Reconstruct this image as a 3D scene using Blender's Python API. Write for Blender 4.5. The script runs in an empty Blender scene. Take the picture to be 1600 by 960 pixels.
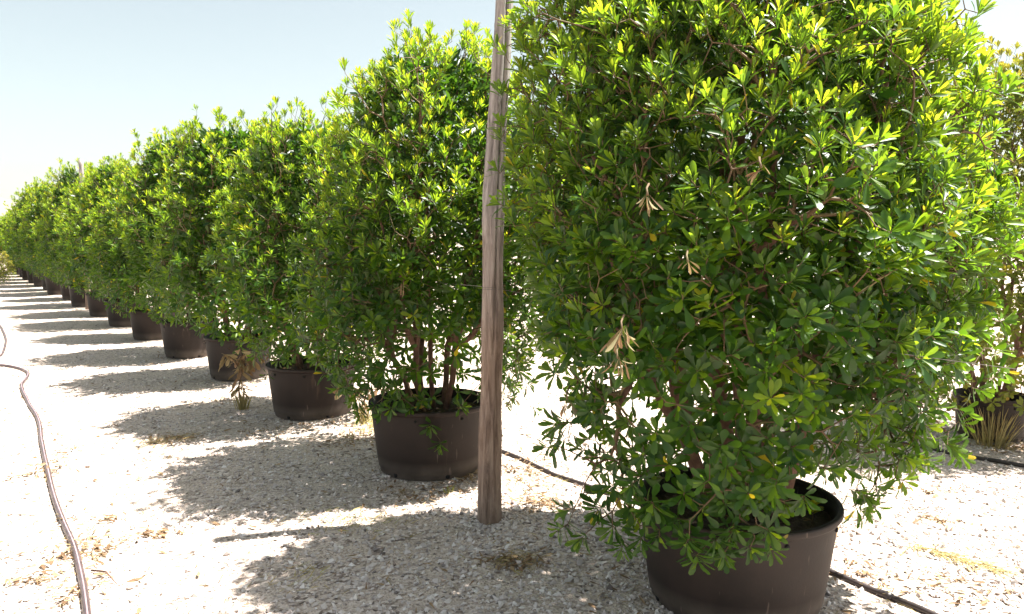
import bpy, math, random
import numpy as np
from mathutils import Vector, Matrix, Quaternion
from mathutils.bvhtree import BVHTree

random.seed(7)
rng = np.random.default_rng(7)
R = math.radians
sc = bpy.context.scene
C = sc.collection

# ------------------------------------------------------------------ camera
CAM_H = 1.52
cam = bpy.data.cameras.new('camera')
cam.sensor_width = 36.0
cam.lens = 27.0
cam.clip_start = 0.05
cam.clip_end = 20000
camo = bpy.data.objects.new('camera', cam)
C.objects.link(camo)
camo.location = (0, 0, CAM_H)
PITCH = math.atan(115 / 1200)
camo.rotation_euler = (math.pi / 2 - PITCH, 0, 0)
sc.camera = camo
CAMP = np.array([0, 0, CAM_H])

# ------------------------------------------------------------------ light
SUN_EL, SUN_AZ = 64.0, 9.0          # azimuth measured from +X towards +Y
s_dir = Vector((math.cos(R(SUN_EL)) * math.cos(R(SUN_AZ)),
                math.cos(R(SUN_EL)) * math.sin(R(SUN_AZ)), math.sin(R(SUN_EL))))
world = bpy.data.worlds.new('World')
sc.world = world
world.use_nodes = True
wn = world.node_tree.nodes
wl = world.node_tree.links
bg = wn['Background']
sky = wn.new('ShaderNodeTexSky')
sky.sky_type = 'NISHITA'
sky.sun_disc = False
sky.sun_elevation = R(SUN_EL)
sky.sun_rotation = R(90 - SUN_AZ)
sky.air_density = 1.0
sky.dust_density = 1.4
sky.ozone_density = 0.6
hs = wn.new('ShaderNodeHueSaturation')     # the hazy, washed-out summer sky of the photograph
hs.inputs['Saturation'].default_value = 0.55
hs.inputs['Hue'].default_value = 0.485
wl.new(sky.outputs[0], hs.inputs['Color'])
wm = wn.new('ShaderNodeMix'); wm.data_type = 'RGBA'; wm.blend_type = 'MULTIPLY'
wm.inputs[0].default_value = 1.0
wm.inputs[7].default_value = (1.0, 0.99, 0.91, 1)     # white balance of the photograph
wl.new(hs.outputs[0], wm.inputs[6])
wl.new(wm.outputs[2], bg.inputs[0])
bg.inputs[1].default_value = 0.053
sun = bpy.data.lights.new('sun', 'SUN')
sun.energy = 4.6
sun.angle = R(0.53)
sun.color = (1.0, 0.955, 0.88)
suno = bpy.data.objects.new('sun', sun)
C.objects.link(suno)
suno.location = (20, 3, 30)
suno.rotation_mode = 'QUATERNION'
suno.rotation_quaternion = s_dir.to_track_quat('Z', 'Y')
vs = sc.view_settings
vs.view_transform = 'Standard'
vs.look = 'None'
vs.gamma = 1.0
vs.use_curve_mapping = False
vs.exposure = 2.0
sc.render.resolution_x = 1024
sc.render.resolution_y = 614
try:
    sc.cycles.max_bounces = 6
    sc.cycles.diffuse_bounces = 3
    sc.cycles.glossy_bounces = 2
    sc.cycles.transparent_max_bounces = 8
    sc.cycles.transmission_bounces = 4
except Exception:
    pass

# ------------------------------------------------------------------ helpers
def tag(o, label=None, cat=None, group=None, kind=None):
    if label: o['label'] = label
    if cat: o['category'] = cat
    if group: o['group'] = group
    if kind: o['kind'] = kind
    return o

def link(name, data, parent=None):
    o = bpy.data.objects.new(name, data)
    C.objects.link(o)
    if parent is not None:
        o.parent = parent
    return o

def empty(name, loc=(0, 0, 0)):
    o = bpy.data.objects.new(name, None)
    o.empty_display_size = 0.2
    C.objects.link(o)
    o.location = loc
    return o

def mesh_np(name, V, F, mat=None, smooth=True, attrs=None):
    """V (n,3) float, F (m,k) int -> mesh, quick."""
    V = np.asarray(V, dtype=np.float32)
    F = np.asarray(F, dtype=np.int32)
    me = bpy.data.meshes.new(name)
    n, k = F.shape
    me.vertices.add(len(V))
    me.vertices.foreach_set('co', V.ravel())
    me.loops.add(n * k)
    me.loops.foreach_set('vertex_index', F.ravel())
    me.polygons.add(n)
    me.polygons.foreach_set('loop_start', np.arange(0, n * k, k, dtype=np.int32))
    me.polygons.foreach_set('loop_total', np.full(n, k, dtype=np.int32))
    me.polygons.foreach_set('use_smooth', np.full(n, smooth, dtype=bool))
    me.update(calc_edges=True)
    if attrs:
        for an, av in attrs.items():
            a = me.attributes.new(an, 'FLOAT', 'POINT')
            a.data.foreach_set('value', np.asarray(av, dtype=np.float32))
    if mat:
        me.materials.append(mat)
    return me

def join_np(parts):
    Vs, Fs, off = [], [], 0
    for V, F in parts:
        Vs.append(V); Fs.append(np.asarray(F) + off); off += len(V)
    return np.concatenate(Vs), np.concatenate(Fs)

def vnorm(a):
    return a / np.maximum(np.linalg.norm(a, axis=-1, keepdims=True), 1e-9)

def tube(P, rad, sides=8, wob=0.0, seed=0):
    """closed-end tube along polyline P with radii rad -> V, F(quads)"""
    P = np.asarray(P, float); rad = np.broadcast_to(np.asarray(rad, float), (len(P),))
    T = np.zeros_like(P)
    T[1:-1] = P[2:] - P[:-2]; T[0] = P[1] - P[0]; T[-1] = P[-1] - P[-2]
    T = vnorm(T)
    up = np.array([0.13, 0.31, 0.94]) if abs(T[0][2]) < 0.8 else np.array([0.95, 0.2, 0.1])
    V = []
    r_ = np.random.default_rng(seed)
    a = np.arange(sides) / sides * 2 * math.pi
    n = up
    for i in range(len(P)):
        n = n - T[i] * np.dot(n, T[i]); n = n / max(np.linalg.norm(n), 1e-9)
        b = np.cross(T[i], n)
        rr = rad[i] * (1 + wob * r_.standard_normal(sides))
        V.append(P[i] + np.outer(np.cos(a) * rr, n) + np.outer(np.sin(a) * rr, b))
    V = np.concatenate(V)
    F = []
    for i in range(len(P) - 1):
        for j in range(sides):
            k = (j + 1) % sides
            F.append((i * sides + j, i * sides + k, (i + 1) * sides + k, (i + 1) * sides + j))
    c0, c1 = len(V), len(V) + 1
    V = np.vstack([V, P[0], P[-1]])
    for j in range(0, sides, 2):
        F.append((c0, (j + 2) % sides, (j + 1) % sides, j))
        o = (len(P) - 1) * sides
        F.append((c1, o + j, o + (j + 1) % sides, o + (j + 2) % sides))
    return V, np.array(F)

def lathe(prof, seg=48, wob=0.0, seed=0):
    """profile [(r,z)...] -> V,F"""
    a = np.arange(seg) / seg * 2 * math.pi
    r_ = np.random.default_rng(seed)
    ph = r_.uniform(0, 6.28, 3)
    w = 1 + wob * (np.sin(2 * a + ph[0]) + 0.5 * np.sin(3 * a + ph[1]))
    V = np.concatenate([np.stack([np.cos(a) * r * w, np.sin(a) * r * w, np.full(seg, z)], 1) for r, z in prof])
    F = []
    for i in range(len(prof) - 1):
        for j in range(seg):
            k = (j + 1) % seg
            F.append((i * seg + j, i * seg + k, (i + 1) * seg + k, (i + 1) * seg + j))
    return V, np.array(F)

def catmull(P, n=8):
    P = [np.array(p, float) for p in P]
    P = [2 * P[0] - P[1]] + P + [2 * P[-1] - P[-2]]
    out = []
    for i in range(1, len(P) - 2):
        for t in np.linspace(0, 1, n, endpoint=False):
            a, b, c, d = P[i - 1], P[i], P[i + 1], P[i + 2]
            out.append(0.5 * (2 * b + (c - a) * t + (2 * a - 5 * b + 4 * c - d) * t * t + (3 * b - a - 3 * c + d) * t ** 3))
    out.append(P[-2])
    return np.array(out)

def gh(x, y):
    """ground height"""
    x = np.asarray(x, float); y = np.asarray(y, float)
    d = np.hypot(x, y)
    f = np.clip(1.4 - d / 40.0, 0, 1)
    return f * (0.012 * np.sin(1.3 * x + 0.5 * y) + 0.010 * np.sin(2.1 * y - 0.7 * x + 1) +
                0.006 * np.sin(4.3 * x + 2.9 * y + 2) + 0.004 * np.sin(7.7 * y - 5.1 * x))

def ground_at(px, py):
    """where the ground is seen in the 1600x960 photograph (for measuring positions)"""
    d = np.array([(px - 800) / 1200.0, 1.0, -(py - 480) / 1200.0])
    c, s = math.cos(PITCH), math.sin(PITCH)
    d = np.array([d[0], d[1] * c + d[2] * s, -d[1] * s + d[2] * c])
    t = CAM_H / -d[2]
    return np.array([d[0] * t, d[1] * t])

def ray_at(px, py, depth):
    d = np.array([(px - 800) / 1200.0, 1.0, -(py - 480) / 1200.0])
    c, s = math.cos(PITCH), math.sin(PITCH)
    d = np.array([d[0], d[1] * c + d[2] * s, -d[1] * s + d[2] * c])
    return CAMP + d * (depth / d[1])

# ------------------------------------------------------------------ materials
def mat_new(name):
    m = bpy.data.materials.new(name)
    m.use_nodes = True
    nt = m.node_tree
    return m, nt, nt.nodes, nt.links, nt.nodes['Principled BSDF']

def noise(N, L, scale, detail=4, rough=0.55, vec=None, dist=0.0):
    n = N.new('ShaderNodeTexNoise')
    n.inputs['Scale'].default_value = scale
    n.inputs['Detail'].default_value = detail
    n.inputs['Roughness'].default_value = rough
    n.inputs['Distortion'].default_value = dist
    if vec is not None:
        L.new(vec, n.inputs['Vector'])
    return n

def ramp(N, L, src, stops):
    r = N.new('ShaderNodeValToRGB')
    e = r.color_ramp.elements
    while len(e) < len(stops):
        e.new(0.5)
    for i, (p, c) in enumerate(stops):
        e[i].position = p
        e[i].color = (*c, 1) if len(c) == 3 else c
    L.new(src, r.inputs[0])
    return r

def mixc(N, L, fac, a, b, mode='MIX'):
    m = N.new('ShaderNodeMix')
    m.data_type = 'RGBA'
    m.blend_type = mode
    for sock, v in ((m.inputs[0], fac), (m.inputs[6], a), (m.inputs[7], b)):
        if hasattr(v, 'links'):
            L.new(v, sock)
        elif isinstance(v, (int, float)):
            sock.default_value = v
        else:
            sock.default_value = (*v, 1)
    return m.outputs[2]

def bump(N, L, bsdf, height, strength=0.4, dist=0.01, normal=None):
    b = N.new('ShaderNodeBump')
    b.inputs['Strength'].default_value = strength
    b.inputs['Distance'].default_value = dist
    L.new(height, b.inputs['Height'])
    if normal is not None:
        L.new(normal, b.inputs['Normal'])
    L.new(b.outputs[0], bsdf.inputs['Normal'])
    return b.outputs[0]

def leaf_material(name, stops, tstops, trans=0.54, rough=0.31, spec=0.38):
    m, nt, N, L, B = mat_new(name)
    at = N.new('ShaderNodeAttribute'); at.attribute_name = 'tint'
    tc = N.new('ShaderNodeTexCoord')
    col = ramp(N, L, at.outputs['Fac'], stops)
    tcol = ramp(N, L, at.outputs['Fac'], tstops)
    nz = noise(N, L, 60, 3, 0.6, tc.outputs['Object'])
    var = ramp(N, L, nz.outputs[0], [(0.3, (0.78, 0.78, 0.78)), (0.7, (1.16, 1.16, 1.16))])
    c1 = mixc(N, L, 1.0, col.outputs[0], var.outputs[0], 'MULTIPLY')
    geo = N.new('ShaderNodeNewGeometry')
    under = mixc(N, L, 0.35, c1, (0.22, 0.27, 0.12))
    c2 = mixc(N, L, geo.outputs['Backfacing'], c1, under)
    L.new(c2, B.inputs['Base Color'])
    rr = N.new('ShaderNodeMapRange')
    rr.inputs[3].default_value = rough - 0.06; rr.inputs[4].default_value = rough + 0.16
    L.new(nz.outputs[0], rr.inputs[0])
    L.new(rr.outputs[0], B.inputs['Roughness'])
    B.inputs['Specular IOR Level'].default_value = spec
    tr = N.new('ShaderNodeBsdfTranslucent')
    L.new(tcol.outputs[0], tr.inputs['Color'])
    mx = N.new('ShaderNodeMixShader')
    tm = N.new('ShaderNodeMapRange')
    tm.inputs[3].default_value = trans * 0.55; tm.inputs[4].default_value = trans * 1.25
    L.new(at.outputs['Fac'], tm.inputs[0]); L.new(tm.outputs[0], mx.inputs[0])
    L.new(B.outputs[0], mx.inputs[1]); L.new(tr.outputs[0], mx.inputs[2])
    L.new(mx.outputs[0], N['Material Output'].inputs['Surface'])
    return m

M = {}
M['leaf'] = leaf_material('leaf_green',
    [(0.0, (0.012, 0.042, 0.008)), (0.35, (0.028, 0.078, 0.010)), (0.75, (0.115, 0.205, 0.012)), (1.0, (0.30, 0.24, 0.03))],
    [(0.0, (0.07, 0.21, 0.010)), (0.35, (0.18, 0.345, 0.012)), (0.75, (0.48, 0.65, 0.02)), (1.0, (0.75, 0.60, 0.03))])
M['olive'] = leaf_material('leaf_olive',
    [(0.0, (0.075, 0.11, 0.014)), (0.5, (0.15, 0.175, 0.02)), (0.85, (0.27, 0.25, 0.03)), (1.0, (0.36, 0.26, 0.05))],
    [(0.0, (0.25, 0.32, 0.03)), (0.5, (0.42, 0.42, 0.04)), (0.85, (0.58, 0.46, 0.05)), (1.0, (0.55, 0.36, 0.08))], trans=0.4, rough=0.45)
M['dead'] = leaf_material('leaf_dead',
    [(0.0, (0.14, 0.08, 0.045)), (0.5, (0.27, 0.175, 0.10)), (1.0, (0.44, 0.33, 0.20))],
    [(0.0, (0.22, 0.11, 0.04)), (0.5, (0.38, 0.22, 0.09)), (1.0, (0.5, 0.36, 0.16))], trans=0.22, rough=0.65, spec=0.25)
M['straw'] = leaf_material('straw',
    [(0.0, (0.26, 0.20, 0.09)), (0.5, (0.45, 0.34, 0.14)), (1.0, (0.34, 0.36, 0.10))],
    [(0.0, (0.3, 0.22, 0.08)), (0.5, (0.5, 0.38, 0.14)), (1.0, (0.4, 0.45, 0.1))], trans=0.25, rough=0.6, spec=0.3)

def make_bark():
    m, nt, N, L, B = mat_new('bark')
    tc = N.new('ShaderNodeTexCoord')
    n1 = noise(N, L, 22, 6, 0.6, tc.outputs['Object'])
    r = ramp(N, L, n1.outputs[0], [(0.3, (0.07, 0.036, 0.025)), (0.55, (0.15, 0.078, 0.052)), (0.75, (0.25, 0.15, 0.11))])
    L.new(r.outputs[0], B.inputs['Base Color'])
    B.inputs['Roughness'].default_value = 0.8
    bump(N, L, B, n1.outputs[0], 0.6, 0.01)
    return m
M['bark'] = make_bark()

def make_twig():
    m, nt, N, L, B = mat_new('twig')
    tc = N.new('ShaderNodeTexCoord')
    n1 = noise(N, L, 9, 4, 0.6, tc.outputs['Object'])
    r = ramp(N, L, n1.outputs[0], [(0.3, (0.085, 0.048, 0.026)), (0.55, (0.13, 0.082, 0.04)), (0.75, (0.14, 0.13, 0.05))])
    L.new(r.outputs[0], B.inputs['Base Color'])
    B.inputs['Roughness'].default_value = 0.7
    return m
M['twig'] = make_twig()

def make_pot():
    m, nt, N, L, B = mat_new('pot_plastic')
    tc = N.new('ShaderNodeTexCoord')
    oi = N.new('ShaderNodeObjectInfo')
    n1 = noise(N, L, 5, 6, 0.65, tc.outputs['Object'])
    mp = N.new('ShaderNodeMapping'); mp.inputs['Scale'].default_value = (14, 14, 1.6)
    L.new(tc.outputs['Object'], mp.inputs[0])
    n2 = noise(N, L, 1.2, 5, 0.6, mp.outputs[0])
    base = mixc(N, L, oi.outputs['Random'], (0.009, 0.0075, 0.007), (0.018, 0.011, 0.009))
    dust = ramp(N, L, n1.outputs[0], [(0.42, (0.04, 0.04, 0.04)), (0.75, (0.36, 0.36, 0.36))])
    c1 = mixc(N, L, dust.outputs[0], base, (0.060, 0.041, 0.033))
    stre = ramp(N, L, n2.outputs[0], [(0.62, (0, 0, 0)), (0.78, (0.35, 0.35, 0.35))])
    c2 = mixc(N, L, stre.outputs[0], c1, (0.15, 0.095, 0.07))
    mp2 = N.new('ShaderNodeMapping'); mp2.inputs['Scale'].default_value = (40, 40, 5); mp2.inputs['Rotation'].default_value = (0.5, 0.35, 0)
    L.new(tc.outputs['Object'], mp2.inputs[0])
    n4 = noise(N, L, 1.0, 2, 0.5, mp2.outputs[0])
    scr = ramp(N, L, n4.outputs[0], [(0.70, (0, 0, 0)), (0.76, (0.5, 0.5, 0.5))])
    c2 = mixc(N, L, scr.outputs[0], c2, (0.20, 0.15, 0.125))
    # splashed dust near the ground
    sx = N.new('ShaderNodeSeparateXYZ'); L.new(tc.outputs['Object'], sx.inputs[0])
    mr = N.new('ShaderNodeMapRange'); mr.inputs[1].default_value = 0.0; mr.inputs[2].default_value = 0.12
    mr.inputs[3].default_value = 0.75; mr.inputs[4].default_value = 0.0
    L.new(sx.outputs[2], mr.inputs[0])
    mm = N.new('ShaderNodeMath'); mm.operation = 'MULTIPLY'
    L.new(mr.outputs[0], mm.inputs[0]); L.new(n1.outputs[0], mm.inputs[1])
    c3 = mixc(N, L, mm.outputs[0], c2, (0.30, 0.25, 0.21))
    L.new(c3, B.inputs['Base Color'])
    rr = N.new('ShaderNodeMapRange'); rr.inputs[3].default_value = 0.48; rr.inputs[4].default_value = 0.75
    L.new(n1.outputs[0], rr.inputs[0]); L.new(rr.outputs[0], B.inputs['Roughness'])
    B.inputs['Specular IOR Level'].default_value = 0.3
    n3 = noise(N, L, 90, 3, 0.6, tc.outputs['Object'])
    bump(N, L, B, n3.outputs[0], 0.12, 0.004)
    return m
M['pot'] = make_pot()

def simple(name, col, rough=0.6, var=0.25, scale=30, bs=0.3, bd=0.005):
    m, nt, N, L, B = mat_new(name)
    tc = N.new('ShaderNodeTexCoord')
    n1 = noise(N, L, scale, 6, 0.6, tc.outputs['Object'])
    lo = tuple(c * (1 - var) for c in col); hi = tuple(min(1, c * (1 + var)) for c in col)
    r = ramp(N, L, n1.outputs[0], [(0.3, lo), (0.7, hi)])
    L.new(r.outputs[0], B.inputs['Base Color'])
    B.inputs['Roughness'].default_value = rough
    bump(N, L, B, n1.outputs[0], bs, bd)
    return m
M['soil'] = simple('soil', (0.075, 0.052, 0.036), 0.95, 0.6, 45, 1.0, 0.03)
M['hole'] = simple('hole_shade', (0.008, 0.007, 0.007), 0.9, 0.2, 40)  # near-black colour standing in for the shade inside pot holes
M['pipe'] = simple('pipe_black', (0.040, 0.030, 0.029), 0.42, 0.5, 16, 0.1)
M['pipe_dusty'] = simple('pipe_dusty', (0.085, 0.060, 0.062), 0.38, 0.45, 14, 0.1)
M['stripe'] = simple('pipe_stripe', (0.30, 0.22, 0.24), 0.5, 0.3, 20, 0.1)
M['wire'] = simple('wire_steel', (0.14, 0.12, 0.11), 0.45, 0.3, 30, 0.1)

def make_wood():
    m, nt, N, L, B = mat_new('weathered_wood')
    tc = N.new('ShaderNodeTexCoord')
    mp = N.new('ShaderNodeMapping'); mp.inputs['Scale'].default_value = (24, 24, 2.4)
    L.new(tc.outputs['Object'], mp.inputs[0])
    n1 = noise(N, L, 1.6, 8, 0.7, mp.outputs[0], 0.6)
    n2 = noise(N, L, 2.4, 5, 0.6, tc.outputs['Object'])
    g = ramp(N, L, n1.outputs[0], [(0.30, (0.085, 0.07, 0.068)), (0.48, (0.25, 0.222, 0.215)), (0.70, (0.45, 0.415, 0.40))])
    br = ramp(N, L, n1.outputs[0], [(0.30, (0.06, 0.036, 0.026)), (0.48, (0.205, 0.14, 0.105)), (0.70, (0.38, 0.29, 0.23))])
    sx = N.new('ShaderNodeSeparateXYZ'); L.new(tc.outputs['Object'], sx.inputs[0])
    mr = N.new('ShaderNodeMapRange'); mr.inputs[1].default_value = 0.8; mr.inputs[2].default_value = 1.7
    mr.inputs[3].default_value = 1; mr.inputs[4].default_value = 0
    L.new(sx.outputs[2], mr.inputs[0])
    ad = N.new('ShaderNodeMath'); ad.operation = 'ADD'; ad.use_clamp = True
    sb = N.new('ShaderNodeMath'); sb.operation = 'SUBTRACT'; sb.inputs[1].default_value = 0.5
    L.new(n2.outputs[0], sb.inputs[0])
    L.new(mr.outputs[0], ad.inputs[0]); L.new(sb.outputs[0], ad.inputs[1])
    c = mixc(N, L, ad.outputs[0], g.outputs[0], br.outputs[0])
    L.new(c, B.inputs['Base Color'])
    B.inputs['Roughness'].default_value = 0.85
    bump(N, L, B, n1.outputs[0], 0.8, 0.012)
    return m
M['wood'] = make_wood()

def make_ground():
    m, nt, N, L, B = mat_new('limestone_gravel')
    tc = N.new('ShaderNodeTexCoord')
    P = tc.outputs['Object']
    big = noise(N, L, 0.55, 5, 0.6, P)
    mid = noise(N, L, 5, 6, 0.65, P)
    vo = N.new('ShaderNodeTexVoronoi'); vo.inputs['Scale'].default_value = 55; L.new(P, vo.inputs['Vector'])
    vo2 = N.new('ShaderNodeTexVoronoi'); vo2.inputs['Scale'].default_value = 130; L.new(P, vo2.inputs['Vector'])
    sep = N.new('ShaderNodeSeparateColor'); L.new(vo.outputs['Color'], sep.inputs[0])
    stone = ramp(N, L, sep.outputs[0], [(0.0, (0.12, 0.10, 0.085)), (0.3, (0.36, 0.32, 0.28)), (0.7, (0.55, 0.505, 0.45)), (1.0, (0.70, 0.67, 0.63))])
    sep2 = N.new('ShaderNodeSeparateColor'); L.new(vo2.outputs['Color'], sep2.inputs[0])
    fine = ramp(N, L, sep2.outputs[1], [(0.0, (0.27, 0.235, 0.195)), (0.5, (0.52, 0.47, 0.41)), (1.0, (0.64, 0.595, 0.53))])
    f1 = ramp(N, L, mid.outputs[0], [(0.42, (0, 0, 0)), (0.58, (1, 1, 1))])
    c1 = mixc(N, L, f1.outputs[0], stone.outputs[0], fine.outputs[0])
    sand = ramp(N, L, big.outputs[0], [(0.35, (1.06, 0.965, 0.95)), (0.65, (1.14, 1.02, 0.97))])
    c2 = mixc(N, L, 1.0, c1, sand.outputs[0], 'MULTIPLY')
    L.new(c2, B.inputs['Base Color'])
    B.inputs['Roughness'].default_value = 0.95
    B.inputs['Specular IOR Level'].default_value = 0.2
    b1 = bump(N, L, B, vo.outputs['Distance'], 0.55, 0.012)
    b2 = bump(N, L, B, vo2.outputs['Distance'], 0.5, 0.006, b1)
    bump(N, L, B, mid.outputs[0], 0.5, 0.03, b2)
    return m
M['ground'] = make_ground()

def make_pebble():
    m, nt, N, L, B = mat_new('pebble')
    at = N.new('ShaderNodeAttribute'); at.attribute_name = 'tint'
    r = ramp(N, L, at.outputs['Fac'], [(0.0, (0.14, 0.118, 0.108)), (0.3, (0.41, 0.355, 0.33)), (0.7, (0.61, 0.54, 0.50)), (1.0, (0.76, 0.70, 0.66))])
    L.new(r.outputs[0], B.inputs['Base Color'])
    B.inputs['Roughness'].default_value = 0.9
    return m
M['pebble'] = make_pebble()

def make_hill():
    m, nt, N, L, B = mat_new('hill_scrub')
    tc = N.new('ShaderNodeTexCoord')
    n1 = noise(N, L, 0.006, 8, 0.65, tc.outputs['Object'])
    r = ramp(N, L, n1.outputs[0], [(0.35, (0.10, 0.11, 0.06)), (0.55, (0.22, 0.20, 0.15)), (0.75, (0.34, 0.31, 0.26))])
    L.new(r.outputs[0], B.inputs['Base Color'])
    B.inputs['Roughness'].default_value = 0.95
    return m
M['hill'] = make_hill()

# ------------------------------------------------------------------ ground
def axis_coords(lo, hi, step, far, grow=1.18):
    a = list(np.arange(lo, hi + 1e-6, step))
    s, x = step, a[-1]
    right = []
    while x < far:
        s *= grow; x += s; right.append(x)
    s, x = step, a[0]
    left = []
    while x > -far:
        s *= grow; x -= s; left.append(x)
    return np.array(left[::-1] + a + right)

gx = axis_coords(-12, 9, 0.2, 9000)
gy = axis_coords(-3, 20, 0.2, 9000)
X, Y = np.meshgrid(gx, gy)
GV = np.stack([X, Y, gh(X, Y)], -1).reshape(-1, 3)
nx, ny = len(gx), len(gy)
ii, jj = np.meshgrid(np.arange(nx - 1), np.arange(ny - 1))
b0 = (jj * nx + ii).ravel()
GF = np.stack([b0, b0 + 1, b0 + nx + 1, b0 + nx], 1)
ground = link('ground', mesh_np('ground', GV, GF, M['ground']))
tag(ground, kind='structure')

# hill far beyond the row
def build_hill():
    n, k = 90, 14
    V = []
    cx, cy = -2900.0, 4300.0
    ang = math.atan2(cy, cx)
    t_ = np.array([-math.sin(ang), math.cos(ang)])
    d_ = np.array([math.cos(ang), math.sin(ang)])
    r_ = np.random.default_rng(3)
    us = np.linspace(-1, 1, n)
    prof = 185 * np.exp(-((us - 0.05) / 0.38) ** 2) + 60 * np.exp(-((us + 0.35) / 0.3) ** 2)
    ph = r_.uniform(0, 6.28, 8)
    for i in range(n):
        for j in range(k):
            w = j / (k - 1) * 2 - 1
            h = prof[i] * max(0, 1 - abs(w) ** 1.4)
            h *= 1 + 0.10 * math.sin(us[i] * 17 + ph[0] + w * 3) + 0.06 * math.sin(us[i] * 41 + ph[1] - w * 7)
            p = np.array([cx, cy]) + t_ * us[i] * 2600 + d_ * w * 700
            V.append((p[0], p[1], h - 1.5))
    F = [(i * k + j, i * k + j + 1, (i + 1) * k + j + 1, (i + 1) * k + j) for i in range(n - 1) for j in range(k - 1)]
    o = link('hill', mesh_np('hill', V, F, M['hill']))
    tag(o, kind='structure')
build_hill()

# ------------------------------------------------------------------ leaves
ROWS = {
    0: [(0, .014), (.16, .026), (.38, .085), (.58, .142), (.76, .172), (.91, .128), (1.0, .03)],
    1: [(0, .014), (.34, .075), (.68, .165), (.90, .130), (1.0, .03)],
    2: [(0, .016), (.60, .150), (.90, .135), (1.0, .03)],
    3: [(0, .016), (.66, .175), (1.0, .05)],
}
def leaf_template(lod, variant, wide=1.0):
    fold = [0.30, 0.15, 0.45, 0.22][variant]
    curl = [0.16, 0.30, 0.06, -0.10][variant]
    side = [0.0, 0.05, -0.05, 0.03][variant]
    V, F = [], []
    for i, (t, w) in enumerate(ROWS[lod]):
        w *= wide
        bend = -curl * t * t
        for s in (-1, 0, 1):
            V.append((s * w * math.cos(fold) + side * t * t, t - 0.25 * abs(curl) * t * t, abs(s) * w * math.sin(fold) + bend))
    n = len(ROWS[lod])
    for i in range(n - 1):
        for j in range(2):
            a = i * 3 + j
            F.append((a, a + 1, a + 4, a + 3))
    return np.array(V), np.array(F)

def leaves_mesh(name, mats, tints, variants, lod, mat, wide=1.0, more=()):
    """mats (n,3,4) = [x y z pos] columns; more = further (mats, tints, variants, lod) sets"""
    Vs, Fs, Ts, off = [], [], [], 0
    for (M_, T_, K_, l_) in [(mats, tints, variants, lod)] + list(more):
        for v in range(4):
            sel = np.where(K_ == v)[0]
            if len(sel) == 0: continue
            tv, tf = leaf_template(l_, v, wide)
            A = M_[sel]
            W = np.einsum('nij,vj->nvi', A[:, :, :3], tv) + A[:, None, :, 3]
            k = len(tv)
            Vs.append(W.reshape(-1, 3))
            Fs.append((tf[None] + (np.arange(len(sel)) * k)[:, None, None]).reshape(-1, 4) + off)
            Ts.append(np.repeat(T_[sel], k))
            off += len(sel) * k
    return mesh_np(name, np.concatenate(Vs), np.concatenate(Fs), mat, True, {'tint': np.concatenate(Ts)})

def inner_leaves(Rc, z0, z1, n, Lm, r_, offset):
    """dark-tinted leaves standing deep in the crown"""
    h = r_.uniform(0.22, 0.93, n)
    a = r_.uniform(0, 6.2832, n)
    rr = Rc * np.interp(h, PROF_Z, PROF_R) * np.sqrt(r_.uniform(0.18, 0.72, n))
    z = z0 + h * (z1 - z0)
    f = np.clip((z - z0) / 0.8, 0, 1)
    P = np.stack([np.cos(a) * rr + offset[0] * f, np.sin(a) * rr + offset[1] * f, z], 1)
    d = vnorm(r_.normal(0, 1, (n, 3)) + np.stack([np.cos(a) * 0.6, np.sin(a) * 0.6, np.full(n, 0.3)], 1))
    nr = r_.normal(0, 1, (n, 3)); nr[:, 2] += 0.8
    nr = vnorm(nr - d * np.sum(nr * d, 1)[:, None])
    x = np.cross(d, nr)
    L = Lm * r_.uniform(0.8, 1.25, n)
    A = np.zeros((n, 3, 4))
    A[:, :, 0] = x * L[:, None]; A[:, :, 1] = d * L[:, None]; A[:, :, 2] = nr * L[:, None]; A[:, :, 3] = P
    return A, np.clip(r_.normal(0.12, 0.08, n), 0, 0.4), r_.integers(0, 4, n)  # low tint puts the crown's inner shade into the leaf colour

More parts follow.
